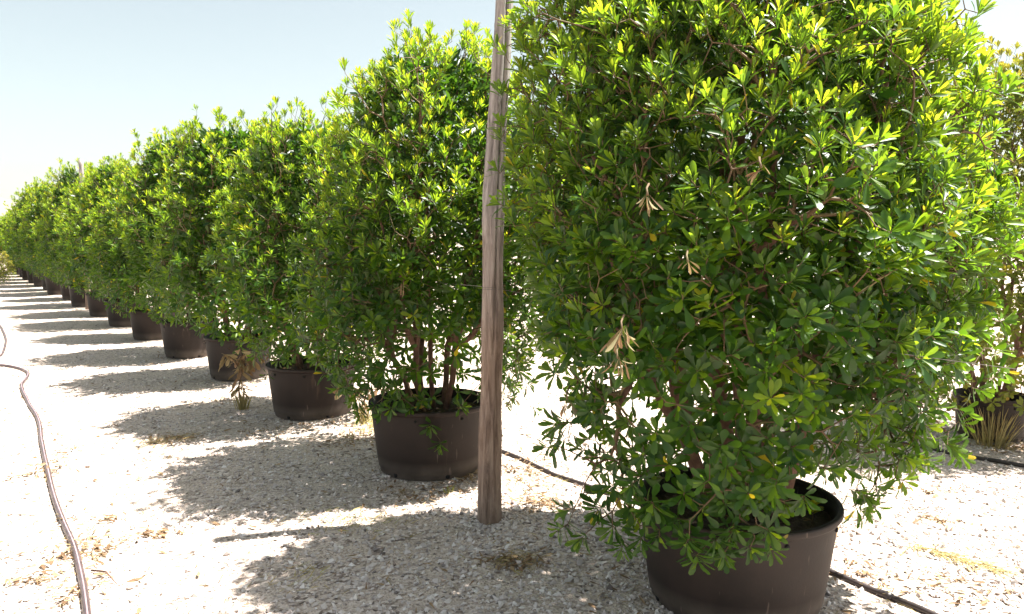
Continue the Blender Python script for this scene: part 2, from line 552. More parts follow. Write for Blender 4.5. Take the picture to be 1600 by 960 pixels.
def rosettes(tips, axes, nleaf, Lm, r_, young_lit, droop, inc_in=0.42, inc_out=1.25):
    """returns mats, tints, variants for leaves around each tip"""
    n = len(tips)
    ref = np.where(np.abs(axes[:, 2:3]) > 0.9, np.array([[1.0, 0, 0]]), np.array([[0, 0, 1.0]]))
    e1 = vnorm(np.cross(axes, ref)); e2 = np.cross(axes, e1)
    out_m, out_t, out_v = [], [], []
    ph0 = r_.uniform(0, 6.28, n)
    cnt = r_.integers(max(3, nleaf - 3), nleaf + 4, n) + (droop < 0.15) * (2 if nleaf > 10 else 0)
    mx = cnt.max()
    openn = r_.uniform(0.8, 1.2, n) * np.interp(droop, [0, 0.3, 0.8], [0.52, 0.78, 1.05])
    slim = np.interp(droop, [0, 0.6], [0.78, 1.14])
    rs = r_.uniform(0.8, 1.15, n) * np.interp(droop, [-0.05, 0.1, 0.5], [0.74, 0.80, 1.0])
    for k in range(mx):
        act = np.where(cnt > k)[0]
        if len(act) == 0: break
        m = len(act)
        f = k / np.maximum(cnt[act] - 1, 1)              # 0 outer/old .. 1 inner/newest
        th = (inc_out + (inc_in - inc_out) * f) * openn[act] + r_.normal(0, 0.13, m)
        th = th + droop[act] * 0.35 * (1 - f)
        ph = ph0[act] + k * 2.39996 + r_.normal(0, 0.22, m)
        a, u, v = axes[act], e1[act], e2[act]
        rad = np.cos(ph)[:, None] * u + np.sin(ph)[:, None] * v
        d = np.cos(th)[:, None] * a + np.sin(th)[:, None] * rad
        # gravity
        d = d + np.array([0, 0, -1.0]) * (droop[act] * 0.25 * (1 - f))[:, None]
        d = vnorm(d)
        nrm = np.sin(th)[:, None] * a - np.cos(th)[:, None] * rad
        nrm = nrm + r_.normal(0, 0.18, (m, 3))
        nrm = vnorm(nrm - d * np.sum(nrm * d, 1)[:, None])
        x = np.cross(d, nrm)
        L = Lm * rs[act] * (1.08 - 0.42 * f ** 1.5) * r_.uniform(0.85, 1.15, m)
        wd = r_.uniform(0.85, 1.12, m) * slim[act]
        pos = tips[act] - a * (0.045 * (1 - f) * Lm / 0.09)[:, None] + rad * 0.004
        A = np.zeros((m, 3, 4))
        A[:, :, 0] = x * (L * wd)[:, None]; A[:, :, 1] = d * L[:, None]; A[:, :, 2] = nrm * L[:, None]; A[:, :, 3] = pos
        out_m.append(A)
        t = 0.10 + 0.26 * f + young_lit[act] * (0.34 + 0.20 * f) + r_.normal(0, 0.07, m)
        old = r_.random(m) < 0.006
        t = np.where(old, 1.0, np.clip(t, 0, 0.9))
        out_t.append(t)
        out_v.append(r_.integers(0, 4, m))
    return np.concatenate(out_m), np.concatenate(out_t), np.concatenate(out_v)

# ------------------------------------------------------------------ shrub skeleton
def frusta(A, B, ra, rb, sides):
    A = np.asarray(A); B = np.asarray(B)
    n = len(A)
    T = vnorm(B - A)
    ref = np.where(np.abs(T[:, 2:3]) > 0.9, np.array([[1.0, 0, 0]]), np.array([[0, 0, 1.0]]))
    u = vnorm(np.cross(T, ref)); v = np.cross(T, u)
    a = np.arange(sides) / sides * 2 * math.pi
    ring = np.cos(a)[None, :, None] * u[:, None, :] + np.sin(a)[None, :, None] * v[:, None, :]
    V0 = A[:, None, :] + ring * np.asarray(ra)[:, None, None]
    V1 = B[:, None, :] + ring * np.asarray(rb)[:, None, None]
    V = np.concatenate([V0, V1], 1).reshape(-1, 3)
    j = np.arange(sides); k = (j + 1) % sides
    f = np.stack([j, k, sides + k, sides + j], 1)
    F = (f[None] + (np.arange(n) * 2 * sides)[:, None, None]).reshape(-1, 4)
    return V, F

def grow(tips, axes, base, nstem, r_, rad_k=0.0017, stem_th=45):
    """returns per-stem edge lists (thick) and the twig edge list"""
    stems = [[] for _ in range(nstem)]
    twigs = []
    cen = np.array([base[0], base[1], base[2]])
    ang = np.arctan2(tips[:, 1] - cen[1], tips[:, 0] - cen[0])
    rho = np.hypot(tips[:, 0] - cen[0], tips[:, 1] - cen[1])
    # one leader in the middle, others by sector
    sec = ((ang + math.pi + r_.uniform(0, 1)) / (2 * math.pi) * (nstem - 1)).astype(int) % (nstem - 1) + 1
    lead = (rho < 0.33) & (tips[:, 2] > cen[2] + 1.1)
    sec = np.where(lead, 0, sec)
    def rad(n): return rad_k * n ** 0.42
    def edge(a, b, na, nb, si):
        lst = stems[si] if nb > stem_th else twigs
        d = b - a
        L = np.linalg.norm(d)
        ra, rb = rad(na), rad(nb)
        if nb > 6 and L > 0.12:
            m = a + d * 0.5 + r_.normal(0, 0.045 * L, 3)
            m[2] -= 0.02 * L
            lst.append((a, m, ra, (ra + rb) / 2)); lst.append((m, b, (ra + rb) / 2, rb))
        else:
            lst.append((a, b, ra, rb))
    for si in range(nstem):
        idx = np.where(sec == si)[0]
        if len(idx) == 0: continue
        a0 = r_.uniform(0, 6.28) if si == 0 else np.mean(np.arctan2(np.sin(ang[idx]).sum(), np.cos(ang[idx]).sum()))
        st = cen + np.array([math.cos(a0), math.sin(a0), 0]) * (0.03 if si == 0 else r_.uniform(0.07, 0.15))
        st[2] -= 0.03
        stack = [(st, idx, len(idx), 0)]
        while stack:
            p, id_, npar, dep = stack.pop()
            n = len(id_)
            if n == 1:
                t = tips[id_[0]]; ax = axes[id_[0]]
                L = np.linalg.norm(t - p)
                q = t - ax * min(0.05, L * 0.4)
                edge(p, q, 1.3, 1, si); twigs.append((q, t, rad(1), rad(1) * 0.8))
                continue
            c = tips[id_].mean(0)
            f = r_.uniform(0.30, 0.42) if dep < 2 else r_.uniform(0.38, 0.55)
            q = p + (c - p) * f
            if dep == 0:
                q[:2] = p[:2] + (c[:2] - p[:2]) * 0.22; q[2] = p[2] + max(0.10, (c[2] - p[2]) * 0.30)
            q = q + r_.normal(0, 0.03, 3) * min(1, np.linalg.norm(c - p))
            edge(p, q, npar, n, si)
            D = tips[id_] - c
            if n > 3:
                w, ev = np.linalg.eigh(D.T @ D)
                pr = D @ ev[:, 2]
                cut = np.quantile(pr, r_.uniform(0.38, 0.62))
            else:
                pr = D @ r_.normal(0, 1, 3); cut = np.median(pr)
            Lm = pr <= cut
            if Lm.all() or (~Lm).all():
                Lm = np.arange(n) < n // 2
            stack.append((q, id_[Lm], n, dep + 1)); stack.append((q, id_[~Lm], n, dep + 1))
    return stems, twigs

PROF_Z = np.array([0.00, 0.12, 0.25, 0.42, 0.60, 0.74, 0.85, 0.93, 1.0])
PROF_R = np.array([0.52, 0.78, 0.97, 1.01, 0.96, 0.84, 0.66, 0.44, 0.12])

def crown_tips(Rc, z0, z1, spacing, r_, inner=0.9, seed_ph=None, low_sparse=0.5, sq=(1, 1), lump=0.10, shoots=26):
    ph = r_.uniform(0, 6.28, 8)
    def surf(a, h):
        lmp = 1 + lump * (np.sin(2 * a + ph[0] + 3 * h) * 0.5 + np.sin(3 * a + ph[1] - 4 * h) * 0.5 + np.sin(5 * a + ph[2] + 9 * h) * 0.4 + np.sin(11 * h + ph[3] + a) * 0.35)
        return Rc * np.interp(h, PROF_Z, PROF_R) * lmp
    area = 2 * math.pi * Rc * (z1 - z0) + math.pi * Rc ** 2 * 0.6
    N = int(area / spacing ** 2 * 6)
    h = r_.random(N) ** 0.85
    keep = r_.random(N) < np.maximum(np.interp(h, PROF_Z, PROF_R), 0.3)
    h = h[keep]; N = len(h)
    a = r_.uniform(0, 2 * math.pi, N)
    dep = np.where(r_.random(N) < 1 / (1 + inner), r_.uniform(0, 0.06, N), 0.05 + r_.random(N) ** 1.3 * 0.36)
    s0 = surf(a, h)
    qx, qy, qz = np.cos(a) * s0, np.sin(a) * s0, h * (z1 - z0)
    cl = (np.sin(13 * qx + 5 * qz + ph[0]) * np.sin(12 * qy - 6 * qz + ph[1]) + np.sin(11 * qz + 6 * qx + ph[2]) * np.sin(9 * qz - 8 * qy + ph[6])
          + 0.7 * np.sin(21 * qx + 8 * qy + ph[3]) * np.sin(19 * qz + ph[7]))
    s0 = s0 + 0.055 * np.clip(cl, -1.6, 1.6)
    rr = np.maximum(s0 - dep, 0.03)
    P = np.stack([np.cos(a) * rr * sq[0], np.sin(a) * rr * sq[1], z0 + h * (z1 - z0) - 0.5 * dep * (h > 0.7)], 1)
    # crown top lumps
    P[:, 2] += 0.10 * np.sin(3.1 * P[:, 0] + ph[4]) * np.sin(2.7 * P[:, 1] + ph[5]) * (h > 0.6)
    prob = np.where(h < 0.32, low_sparse + (1 - low_sparse) * h / 0.32, 1.0)
    prob = prob * np.where((h < 0.2) & (dep > 0.15), 0.25, 1)
    prob = prob * np.where((dep < 0.07) & (cl < -0.45), 0.35, 1.0)
    ok = r_.random(N) < prob
    P, h, a, dep = P[ok], h[ok], a[ok], dep[ok]
    cell = {}
    sel = []
    for i in range(len(P)):
        s = spacing * (1.0 if dep[i] < 0.08 else 1.25) * (0.84 if h[i] > 0.55 else 1.0)
        key = tuple(np.floor(P[i] / spacing).astype(int))
        good = True
        for dx in (-1, 0, 1):
            for dy in (-1, 0, 1):
                for dz in (-1, 0, 1):
                    for q in cell.get((key[0] + dx, key[1] + dy, key[2] + dz), ()):
                        if (P[q, 0] - P[i, 0]) ** 2 + (P[q, 1] - P[i, 1]) ** 2 + (P[q, 2] - P[i, 2]) ** 2 < s * s:
                            good = False; break
                    if not good: break
                if not good: break
            if not good: break
        if good:
            cell.setdefault(key, []).append(i); sel.append(i)
    P, h, a, dep = P[sel], h[sel], a[sel], dep[sel]
    # shoots standing out of the top
    if shoots:
        sa = r_.uniform(0, 6.28, shoots); sh = np.where(np.arange(shoots) < 26, r_.uniform(0.8, 0.99, shoots), r_.uniform(0.36, 0.95, shoots))
        base = np.stack([np.cos(sa) * surf(sa, sh), np.sin(sa) * surf(sa, sh), z0 + sh * (z1 - z0)], 1)
        ow = np.interp(sh, [0.36, 0.7, 1.0], [0.95, 0.55, 0.25])
        dirs = vnorm(np.stack([np.cos(sa) * ow, np.sin(sa) * ow, np.ones(shoots)], 1) + r_.normal(0, 0.15, (shoots, 3)))
        ext = []
        ln = r_.uniform(0.06, 0.23, shoots)
        for f in (0.35, 0.7, 1.0):
            ext.append(base + dirs * (ln * f)[:, None] + r_.normal(0, 0.02, (shoots, 3)))
        E = np.concatenate(ext)
        P = np.concatenate([P, E]); h = np.concatenate([h, np.tile(sh, 3)]); a = np.concatenate([a, np.tile(sa, 3)])
        dep = np.concatenate([dep, np.zeros(len(E))])
    # axes
    out = np.stack([np.cos(a), np.sin(a), np.zeros(len(a))], 1)
    upw = np.interp(h, [0, 0.12, 0.3, 0.5, 0.75, 1], [-0.35, 0.0, 0.6, 1.4, 2.6, 4.5])
    ax = out + np.array([0, 0, 1.0]) * upw[:, None] + r_.normal(0, 0.32, (len(a), 3))
    ax = vnorm(ax)
    young_lit = np.clip(np.interp(h, [0, 0.3, 0.55, 0.8, 1], [0.0, 0.15, 0.65, 1.0, 1.05]) * np.where(dep < 0.08, 1, 0.35) + r_.normal(0, 0.16, len(a)), 0, 1.1)  # leaf age, plus sunlit top and shaded depths put into the tint
    flush = (r_.random(len(a)) < 0.05)
    young_lit = np.where(flush, np.interp(h, [0.2, 0.5], [0.75, 1.1]), young_lit)
    droop = np.clip(np.interp(h, [0, 0.25, 0.5, 0.8, 1], [1.0, 0.7, 0.25, 0.0, -0.1]) + r_.normal(0, 0.15, len(a)), 0, 1.2)
    return P, ax, young_lit, droop

# pots -------------------------------------------------------------
POT_RATIO = 0.62        # height / diameter
def pot_parts(Rp, seed, ratio=POT_RATIO):
    H = 2 * Rp * ratio
    rb = Rp * 0.82
    wall = [(0.0001, 0.012), (rb * 0.97, 0.012), (rb * 0.985, 0.0), (rb, 0.004), (rb * 1.012, 0.03)]
    for t in np.linspace(0.08, 0.95, 12):
        wall.append((rb * 1.012 + (Rp * 0.965 - rb * 1.012) * (t ** 0.85), t * H))
    wall += [(Rp * 0.968, H * 0.97), (Rp * 0.945, H * 0.97), (Rp * 0.925, H * 0.80)]
    body = lathe(wall, 56, 0.004, seed)
    lip = [(Rp * 0.95, H - 0.030), (Rp * 0.985, H - 0.030), (Rp * 0.998, H - 0.022), (Rp, H - 0.006), (Rp * 0.992, H), (Rp * 0.955, H + 0.001), (Rp * 0.945, H - 0.01), (Rp * 0.944, H - 0.032)]
    rim = lathe(lip, 56, 0.004, seed)
    return H, rb, body, rim

def soil_mesh(Rp, H, seed):
    r_ = np.random.default_rng(seed)
    rings, seg = 9, 40
    V = [(0, 0, H - 0.045)]
    for i in range(1, rings + 1):
        for j in range(seg):
            a = j / seg * 6.2832
            rr = Rp * 0.938 * i / rings
            V.append((rr * math.cos(a), rr * math.sin(a), H - 0.05 - 0.025 * (i / rings) ** 2 + r_.normal(0, 0.006)))
    F = []
    for j in range(0, seg, 2):
        F.append((0, 1 + j, 1 + (j + 1) % seg, 1 + (j + 2) % seg))
    for i in range(rings - 1):
        for j in range(seg):
            k = (j + 1) % seg
            F.append((1 + i * seg + j, 1 + (i + 1) * seg + j, 1 + (i + 1) * seg + k, 1 + i * seg + k))
    return np.array(V), np.array(F)

def disc_stub(p, n, r, L, seg=8):
    n = np.array(n, float); n /= np.linalg.norm(n)
    p = np.array(p, float)
    V, F = tube([p - n * L, p + n * L], [r, r], seg)
    return V, F

def build_pot(thing, Rp, seed, detail=True, ratio=POT_RATIO):
    H, rb, body, rim = pot_parts(Rp, seed, ratio)
    pot = link('pot', mesh_np('pot', body[0], body[1], M['pot']), thing)
    link('rim', mesh_np('pot_rim', rim[0], rim[1], M['pot']), pot)
    s = soil_mesh(Rp, H, seed)
    link('soil', mesh_np('soil', s[0], s[1], M['soil']), pot)
    if detail:
        r_ = np.random.default_rng(seed + 5)
        a0 = r_.uniform(0, 1)
        hm = None
        for k in range(8):
            a = a0 + k * math.pi / 4
            z = H - 0.058
            rr = Rp * 0.953
            d = disc_stub((math.cos(a) * rr, math.sin(a) * rr, z), (math.cos(a), math.sin(a), 0), 0.0095, 0.004)
            link('rim_hole_stub', mesh_np('rim_hole_stub', d[0], d[1], M['hole']), pot)  # raised dark stub, its colour painting the shade of an opening
        for k in range(6):
            a = a0 + 0.3 + k * math.pi / 3
            rr = rb * 1.0
            d = disc_stub((math.cos(a) * rr, math.sin(a) * rr, 0.022), (math.cos(a), math.sin(a), 0), 0.014, 0.006)
            link('drain_hole_stub', mesh_np('drain_hole_stub', d[0], d[1], M['hole']), pot)  # solid stub, coloured dark like the unlit inside of a drain
    return pot, H

_leaf_cache = {}
def leaf_data(variant, tint, matname, lod=0, wide=1.0):
    q = round(min(max(tint, 0), 1) * 9)
    key = (variant, q, matname, lod, wide)
    if key not in _leaf_cache:
        V, F = leaf_template(lod, variant, wide)
        _leaf_cache[key] = mesh_np('leaf', V, F, M[matname], True, {'tint': np.full(len(V), q / 9.0)})
    return _leaf_cache[key]

def pick_visible(mats, variants, origin, limit=300):
    """the leaves that show largest from the viewpoint (leaf -> own object)"""
    cen = mats[:, :, 3] + mats[:, :, 1] * 0.6 + origin
    v = CAMP - cen
    dist = np.linalg.norm(v, axis=1)
    L = np.linalg.norm(mats[:, :, 1], axis=1); W = np.linalg.norm(mats[:, :, 0], axis=1)
    nrm = vnorm(mats[:, :, 2])
    area = np.abs(np.sum(nrm * v, 1)) / dist * L * W / dist ** 2
    # in view?
    c, s = math.cos(PITCH), math.sin(PITCH)
    yy = cen[:, 1]; zz = cen[:, 2] - CAM_H
    dep = yy * c - zz * s; up = zz * c + yy * s
    inv = (np.abs(cen[:, 0] / dep) < 0.66) & (np.abs(up / dep) < 0.395)
    area = np.where(inv, area, 0)
    order = np.argsort(-area)[:5000]
    # coarse occlusion test: three quads per leaf
    t = np.array([[-.15, .35, 0], [.15, .35, 0], [.15, .95, 0], [-.15, .95, 0]])
    W4 = np.einsum('nij,vj->nvi', mats[:, :, :3], t) + mats[:, None, :, 3] + origin
    bvh = BVHTree.FromPolygons(W4.reshape(-1, 3).tolist(), (np.arange(len(mats))[:, None] * 4 + np.arange(4)).tolist())
    got = []
    for i in order:
        if area[i] <= 0: break
        d = v[i] / dist[i]
        hit = bvh.ray_cast(Vector(cen[i] + d * 0.012), Vector(d), dist[i])
        if hit[0] is None:
            got.append(i)
            if len(got) >= limit: break
    return np.array(got, dtype=int)

def shrub(loc, Rc, top, Rp, seed, spacing, nleaf, Lm, lod, label, group, leaf_parts=0, extra=None, skirt=0.30,
          nstem=6, sides=6, matname='leaf', wide=0.9, low_sparse=0.5, inner=1.3, sq=(1, 1), name='potted_shrub', offset=(0, 0), lump=0.10, shoots=90, inner_n=7000, thin=None, lean=(0, 0), pot_ratio=POT_RATIO, own_lod=1):
    r_ = np.random.default_rng(seed)
    z = float(gh(loc[0], loc[1])) - 0.004
    t = empty(name, (loc[0], loc[1], z))
    tag(t, label, 'potted shrub', group)
    pot, H = build_pot(t, Rp, seed, lod <= 2, pot_ratio)
    tips, ax, young_lit, droop = crown_tips(Rc, H + 0.02 - 0.10 + skirt * 0.0, top, spacing, r_, inner, None, low_sparse, sq, lump, shoots)
    tips[:, :2] += np.array(offset) * np.clip((tips[:, 2:3] - H) / 0.8, 0, 1) + np.array(lean) * np.clip(tips[:, 2:3] - 1.35, 0, 3)
    # keep foliage out of the pot wall
    rho = np.hypot(tips[:, 0], tips[:, 1])
    ok = ~((tips[:, 2] < H + 0.05) & (rho < Rp + 0.05))
    tips, ax, young_lit, droop = tips[ok], ax[ok], young_lit[ok], droop[ok]
    if thin is not None:
        ok = ~thin(tips, r_.random(len(tips)))
        tips, ax, young_lit, droop = tips[ok], ax[ok], young_lit[ok], droop[ok]
    if extra is not None:
        ep = np.array([e[0] for e in extra], float) - np.array([loc[0], loc[1], z])
        ea = vnorm(np.array([e[1] for e in extra], float))
        tips = np.concatenate([tips, ep]); ax = np.concatenate([ax, ea])
        young_lit = np.concatenate([young_lit, np.full(len(ep), 0.05)]); droop = np.concatenate([droop, np.full(len(ep), 0.75)])
    stems, twigs = grow(tips, ax, (0, 0, H - 0.05), nstem, r_, stem_th=45 if lod < 2 else 25)
    for e in stems:
        if not e: continue
        A = np.array([x[0] for x in e]); B = np.array([x[1] for x in e])
        V, F = frusta(A, B + vnorm(B - A) * 0.008, [x[2] for x in e], [x[3] for x in e], 9 if lod < 2 else 6)
        link('stem', mesh_np('stem', V, F, M['bark']), t)
    A = np.array([x[0] for x in twigs]); B = np.array([x[1] for x in twigs])
    V, F = frusta(A, B + vnorm(B - A) * 0.003, [x[2] for x in twigs], [x[3] for x in twigs], 5 if lod == 0 else 4 if lod == 1 else 3)
    tag(link('twigs', mesh_np('twigs', V, F, M['twig']), t), kind='stuff')
    mats, tints, var = rosettes(tips, ax, nleaf, Lm, r_, young_lit, droop)
    # no leaf through the pot
    tipp = mats[:, :, 3] + mats[:, :, 1] * 0.7
    rho = np.hypot(tipp[:, 0], tipp[:, 1])
    inside = (tipp[:, 2] < H - 0.02) & (rho < Rp * (0.82 + 0.18 * np.clip(tipp[:, 2] / H, 0, 1)) + 0.012)
    under = tipp[:, 2] < 0.02
    good = ~(inside | under)
    mats, tints, var = mats[good], tints[good], var[good]
    own = np.array([], dtype=int)
    if leaf_parts:
        own = pick_visible(mats, var, np.array([loc[0], loc[1], z]), leaf_parts)
    rest = np.ones(len(mats), bool); rest[own] = False
    back = mats[:, 1, 3] > offset[1] + 0.1 + lean[1] * np.clip(mats[:, 2, 3] - 1.35, 0, 3)      # far half of the crown: simpler leaves
    fr, bk = rest & ~back, rest & back
    ia, it, iv = inner_leaves(Rc, H, top, inner_n, Lm * 1.15, r_, offset)
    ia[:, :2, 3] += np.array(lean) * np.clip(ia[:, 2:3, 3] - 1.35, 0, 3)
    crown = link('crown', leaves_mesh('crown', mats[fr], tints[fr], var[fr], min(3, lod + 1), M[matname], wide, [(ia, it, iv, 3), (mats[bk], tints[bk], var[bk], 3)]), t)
    tag(crown, kind='stuff')
    for i in own:
        o = bpy.data.objects.new('leaf', leaf_data(int(var[i]), float(tints[i]), matname, own_lod, wide))
        A = mats[i]
        o.parent = crown
        o.matrix_local = Matrix(((*A[0],), (*A[1],), (*A[2],), (0, 0, 0, 1)))
        C.objects.link(o)
    return t

def copy_tree(o, parent=None):
    c = o.copy()
    C.objects.link(c)
    c.parent = parent
    for ch in o.children:
        copy_tree(ch, c)
    return c

# ------------------------------------------------------------------ the row of potted shrubs
GROUP = 'potted shrubs standing in one long row'
ROW = np.array([-1.18, 1.58])             # step from pot to pot
P1 = np.array([0.93, 3.10])
P2 = np.array([-0.53, 4.90])
def row_pos(k):                            # k = 0 is the shrub just past the pole
    return P2 + ROW * k

rng1 = np.random.default_rng(21)
def sprig(px, py, depth, ax):
    return (ray_at(px, py, depth), ax)
extra1 = []
for (px, py, d, ax) in [
    (880, 800, 2.72, (-0.9, -0.2, -0.25)), (905, 845, 2.66, (-0.7, -0.5, -0.5)), (940, 770, 2.75, (-0.8, -0.4, 0.0)),
    (955, 830, 2.62, (-0.5, -0.7, -0.4)), (1000, 850, 2.58, (-0.3, -0.8, -0.5)), (1030, 800, 2.58, (-0.2, -0.9, 0.2)),
    (1080, 850, 2.55, (0.0, -0.9, -0.5)), (1100, 800, 2.56, (0.1, -0.9, 0.3)), (1160, 790, 2.58, (0.2, -0.9, 0.0)),
    (1070, 770, 2.55, (0.0, -0.8, 0.5)), (1150, 830, 2.55, (0.2, -0.8, -0.5)),
    (865, 665, 2.75, (-0.9, -0.3, -0.1)), (900, 700, 2.80, (-0.8, -0.2, 0.2)), (915, 640, 2.70, (-0.7, -0.5, 0.3)),
    (1480, 690, 2.95, (0.8, -0.3, -0.4)), (1420, 720, 2.85, (0.6, -0.5, -0.5)), (1510, 640, 2.95, (0.9, -0.2, 0.0)),
    (1390, 660, 2.70, (0.5, -0.7, 0.2)), (1560, 590, 3.05, (0.9, -0.1, 0.1)),
    (1240, 720, 2.55, (0.3, -0.9, 0.3)), (1185, 740, 2.55, (0.1, -0.9, 0.4)), (1120, 740, 2.50, (0, -0.9, 0.5)),
    (1560, 545, 3.0, (0.95, -0.2, 0.0)), (1530, 520, 2.9, (0.9, -0.3, 0.2)), (1575, 500, 3.1, (0.95, 0.0, 0.15)), (1500, 590, 2.85, (0.8, -0.4, 0.0)),
    (1450, 560, 2.75, (0.7, -0.6, 0.3)), (1470, 640, 2.8, (0.8, -0.4, -0.2)), (1535, 610, 2.95, (0.95, -0.1, -0.2)), (1440, 690, 2.8, (0.7, -0.4, -0.5)),
    (1490, 700, 2.9, (0.8, -0.3, -0.5)), (1390, 700, 2.75, (0.5, -0.6, -0.4)), (1570, 580, 3.15, (0.9, 0.1, -0.1)), (1540, 470, 3.0, (0.9, -0.2, 0.3)),
    (1410, 600, 2.7, (0.6, -0.7, 0.2)), (1355, 640, 2.65, (0.5, -0.7, 0.1)), (1510, 665, 2.95, (0.9, -0.2, -0.4)), (1550, 430, 3.1, (0.9, 0.0, 0.4)),
    (1400, 735, 2.85, (0.6, -0.3, -0.6)), (1455, 725, 2.9, (0.7, -0.2, -0.6)), (1345, 705, 2.75, (0.4, -0.6, -0.4)), (1505, 715, 3.0, (0.8, 0.0, -0.5)), (1375, 770, 2.9, (0.6, -0.3, -0.7)), (1320, 690, 2.7, (0.4, -0.7, -0.2)), (1430, 670, 2.8, (0.6, -0.6, 0.0)),
    (1010, 690, 2.6, (-0.3, -0.8, 0.3)), (1060, 680, 2.55, (-0.1, -0.9, 0.3)), (1110, 690, 2.52, (0, -0.9, 0.4)), (1160, 690, 2.52, (0.1, -0.9, 0.3)), (1210, 685, 2.54, (0.2, -0.9, 0.3)),
    (1030, 840, 2.56, (-0.2, -0.8, -0.5)), (1060, 815, 2.56, (-0.1, -0.9, -0.2)), (1120, 850, 2.54, (0.1, -0.8, -0.6)), (1135, 790, 2.54, (0.1, -0.9, 0.0)), (1090, 880, 2.53, (0, -0.7, -0.7)),
    (930, 800, 2.68, (-0.6, -0.5, -0.2)), (970, 860, 2.6, (-0.4, -0.7, -0.5)), (870, 830, 2.7, (-0.8, -0.3, -0.4)), (1000, 745, 2.62, (-0.3, -0.8, 0.2)), (1190, 780, 2.55, (0.2, -0.9, 0.1)),
    (1260, 660, 2.58, (0.3, -0.8, 0.3)), (1310, 640, 2.6, (0.4, -0.8, 0.3)), (960, 720, 2.68, (-0.6, -0.6, 0.1)), (850, 700, 2.78, (-0.9, -0.2, -0.1)), (1230, 790, 2.6, (0.3, -0.8, -0.2)),
    (985, 790, 2.66, (-0.5, -0.6, 0.1)), (1045, 725, 2.55, (-0.2, -0.9, 0.5)), (1300, 690, 2.62, (0.4, -0.8, 0.4)),
]:
    extra1.append(sprig(px, py, d, ax))
s1 = shrub(P1, 0.90, 3.22, 0.415, 101, 0.067, 13, 0.072, 1,
           'largest potted evergreen shrub, its leafy skirt hanging over the front of its dark pot', GROUP,
           leaf_parts=300, extra=extra1, nstem=7, low_sparse=0.35, inner=1.5, offset=(0.03, 0.12), lean=(0.0, 0.20), lump=0.09, shoots=300, inner_n=8000, pot_ratio=0.51, own_lod=0,
           thin=lambda p, q: ((p[:, 2] < 1.02) & (p[:, 0] > -0.85) & (p[:, 0] < -0.22) & (q < 0.5)) |
                             ((p[:, 2] < 0.86) & (p[:, 0] > 0.02) & (p[:, 0] < 0.55) & (p[:, 1] < 0.1) & (q < 0.72)))
extra2 = [sprig(*a) for a in [
    (688, 700, 4.48, (0.1, -0.7, -0.8)), (672, 668, 4.50, (-0.1, -0.8, -0.4)), (640, 640, 4.52, (-0.3, -0.9, -0.1)),
    (610, 625, 4.55, (-0.6, -0.7, 0.0)), (660, 625, 4.50, (0, -0.9, 0.3)), (590, 590, 4.5, (-0.7, -0.5, 0.1)), (625, 585, 4.45, (-0.3, -0.8, 0.3)),
    (560, 560, 4.55, (-0.8, -0.4, 0.2)), (650, 580, 4.45, (0.0, -0.9, 0.4)), (840, 640, 4.85, (0.9, -0.3, -0.3)), (830, 600, 4.8, (0.9, -0.3, 0.0))]]
s2 = shrub(P2, 0.76, 2.70, 0.395, 102, 0.080, 12, 0.074, 2,
           'tall potted shrub just behind the wooden pole, one leafy sprig trailing down its pot', GROUP,
           leaf_parts=300, extra=extra2, nstem=6, low_sparse=0.4, offset=(0.05, 0.0), shoots=130, lump=0.15, pot_ratio=0.56, thin=lambda p, q: (p[:, 2] < 1.0) & (p[:, 0] > -0.08) & (p[:, 0] < 0.36) & (p[:, 1] < 0.25) & (q < 0.75))
s3 = shrub(row_pos(1) + np.array([0.03, -0.10]), 0.74, 2.46, 0.375, 103, 0.088, 11, 0.076, 2,
           'potted shrub in brown pot, second along the row from the wooden pole', GROUP, leaf_parts=300, nstem=6, lump=0.17, low_sparse=0.55, pot_ratio=0.57)
s4 = shrub(row_pos(2), 0.71, 2.66, 0.35, 104, 0.102, 11, 0.086, 2,
           'potted shrub behind the withered brown weed, third along the row from the wooden pole', GROUP, leaf_parts=300, nstem=6, lump=0.17, low_sparse=0.6)
s5 = shrub(row_pos(3), 0.72, 2.78, 0.36, 105, 0.107, 10, 0.090, 2,
           'potted shrub in reddish brown pot, fourth along the row from the wooden pole', GROUP, leaf_parts=150, nstem=6, lump=0.17, low_sparse=0.7)
far = [shrub(row_pos(4), 0.71, 2.46, 0.35, 106, 0.105, 9, 0.098, 3,
             'potted shrub fifth along the row from the wooden pole, pot half hidden by leaves', GROUP, nstem=5, lump=0.18, low_sparse=0.8, inner_n=4500),
       shrub(row_pos(5), 0.73, 2.74, 0.35, 107, 0.105, 9, 0.098, 3,
             'potted shrub sixth along the row from the wooden pole', GROUP, nstem=5, lump=0.18, low_sparse=0.8, inner_n=4500),
       shrub(row_pos(6), 0.70, 2.56, 0.35, 108, 0.105, 9, 0.098, 3,
             'potted shrub seventh along the row from the wooden pole', GROUP, nstem=5, lump=0.18, low_sparse=0.8, inner_n=4500)]
ordn = ['eighth', 'ninth', 'tenth', 'eleventh', 'twelfth']
r9 = np.random.default_rng(9)
for k in range(7, 17):
    c = copy_tree(far[k % 3])
    p = row_pos(k) + r9.normal(0, 0.08, 2)
    c.location = (p[0], p[1], float(gh(p[0], p[1])) - 0.004)
    c.rotation_euler = (0, 0, r9.uniform(0, 6.28))
    s = r9.uniform(0.92, 1.05)
    c.scale = (s, s, s * r9.uniform(0.92, 1.10) * (1.0 if k < 14 else 0.93 if k < 16 else 0.80))
    if k - 7 < len(ordn):
        c['label'] = 'potted shrub %s along the row from the wooden pole' % ordn[k - 7]
    else:
        c['label'] = {16: 'last small potted shrub closing the far end of the long row',
                      15: 'potted shrub next to the last one at the far end of the row'}.get(
                     k, 'potted shrub %s places before the last one at the far end of the row' % {14: 'two', 13: 'three', 12: 'four'}.get(k, ''))

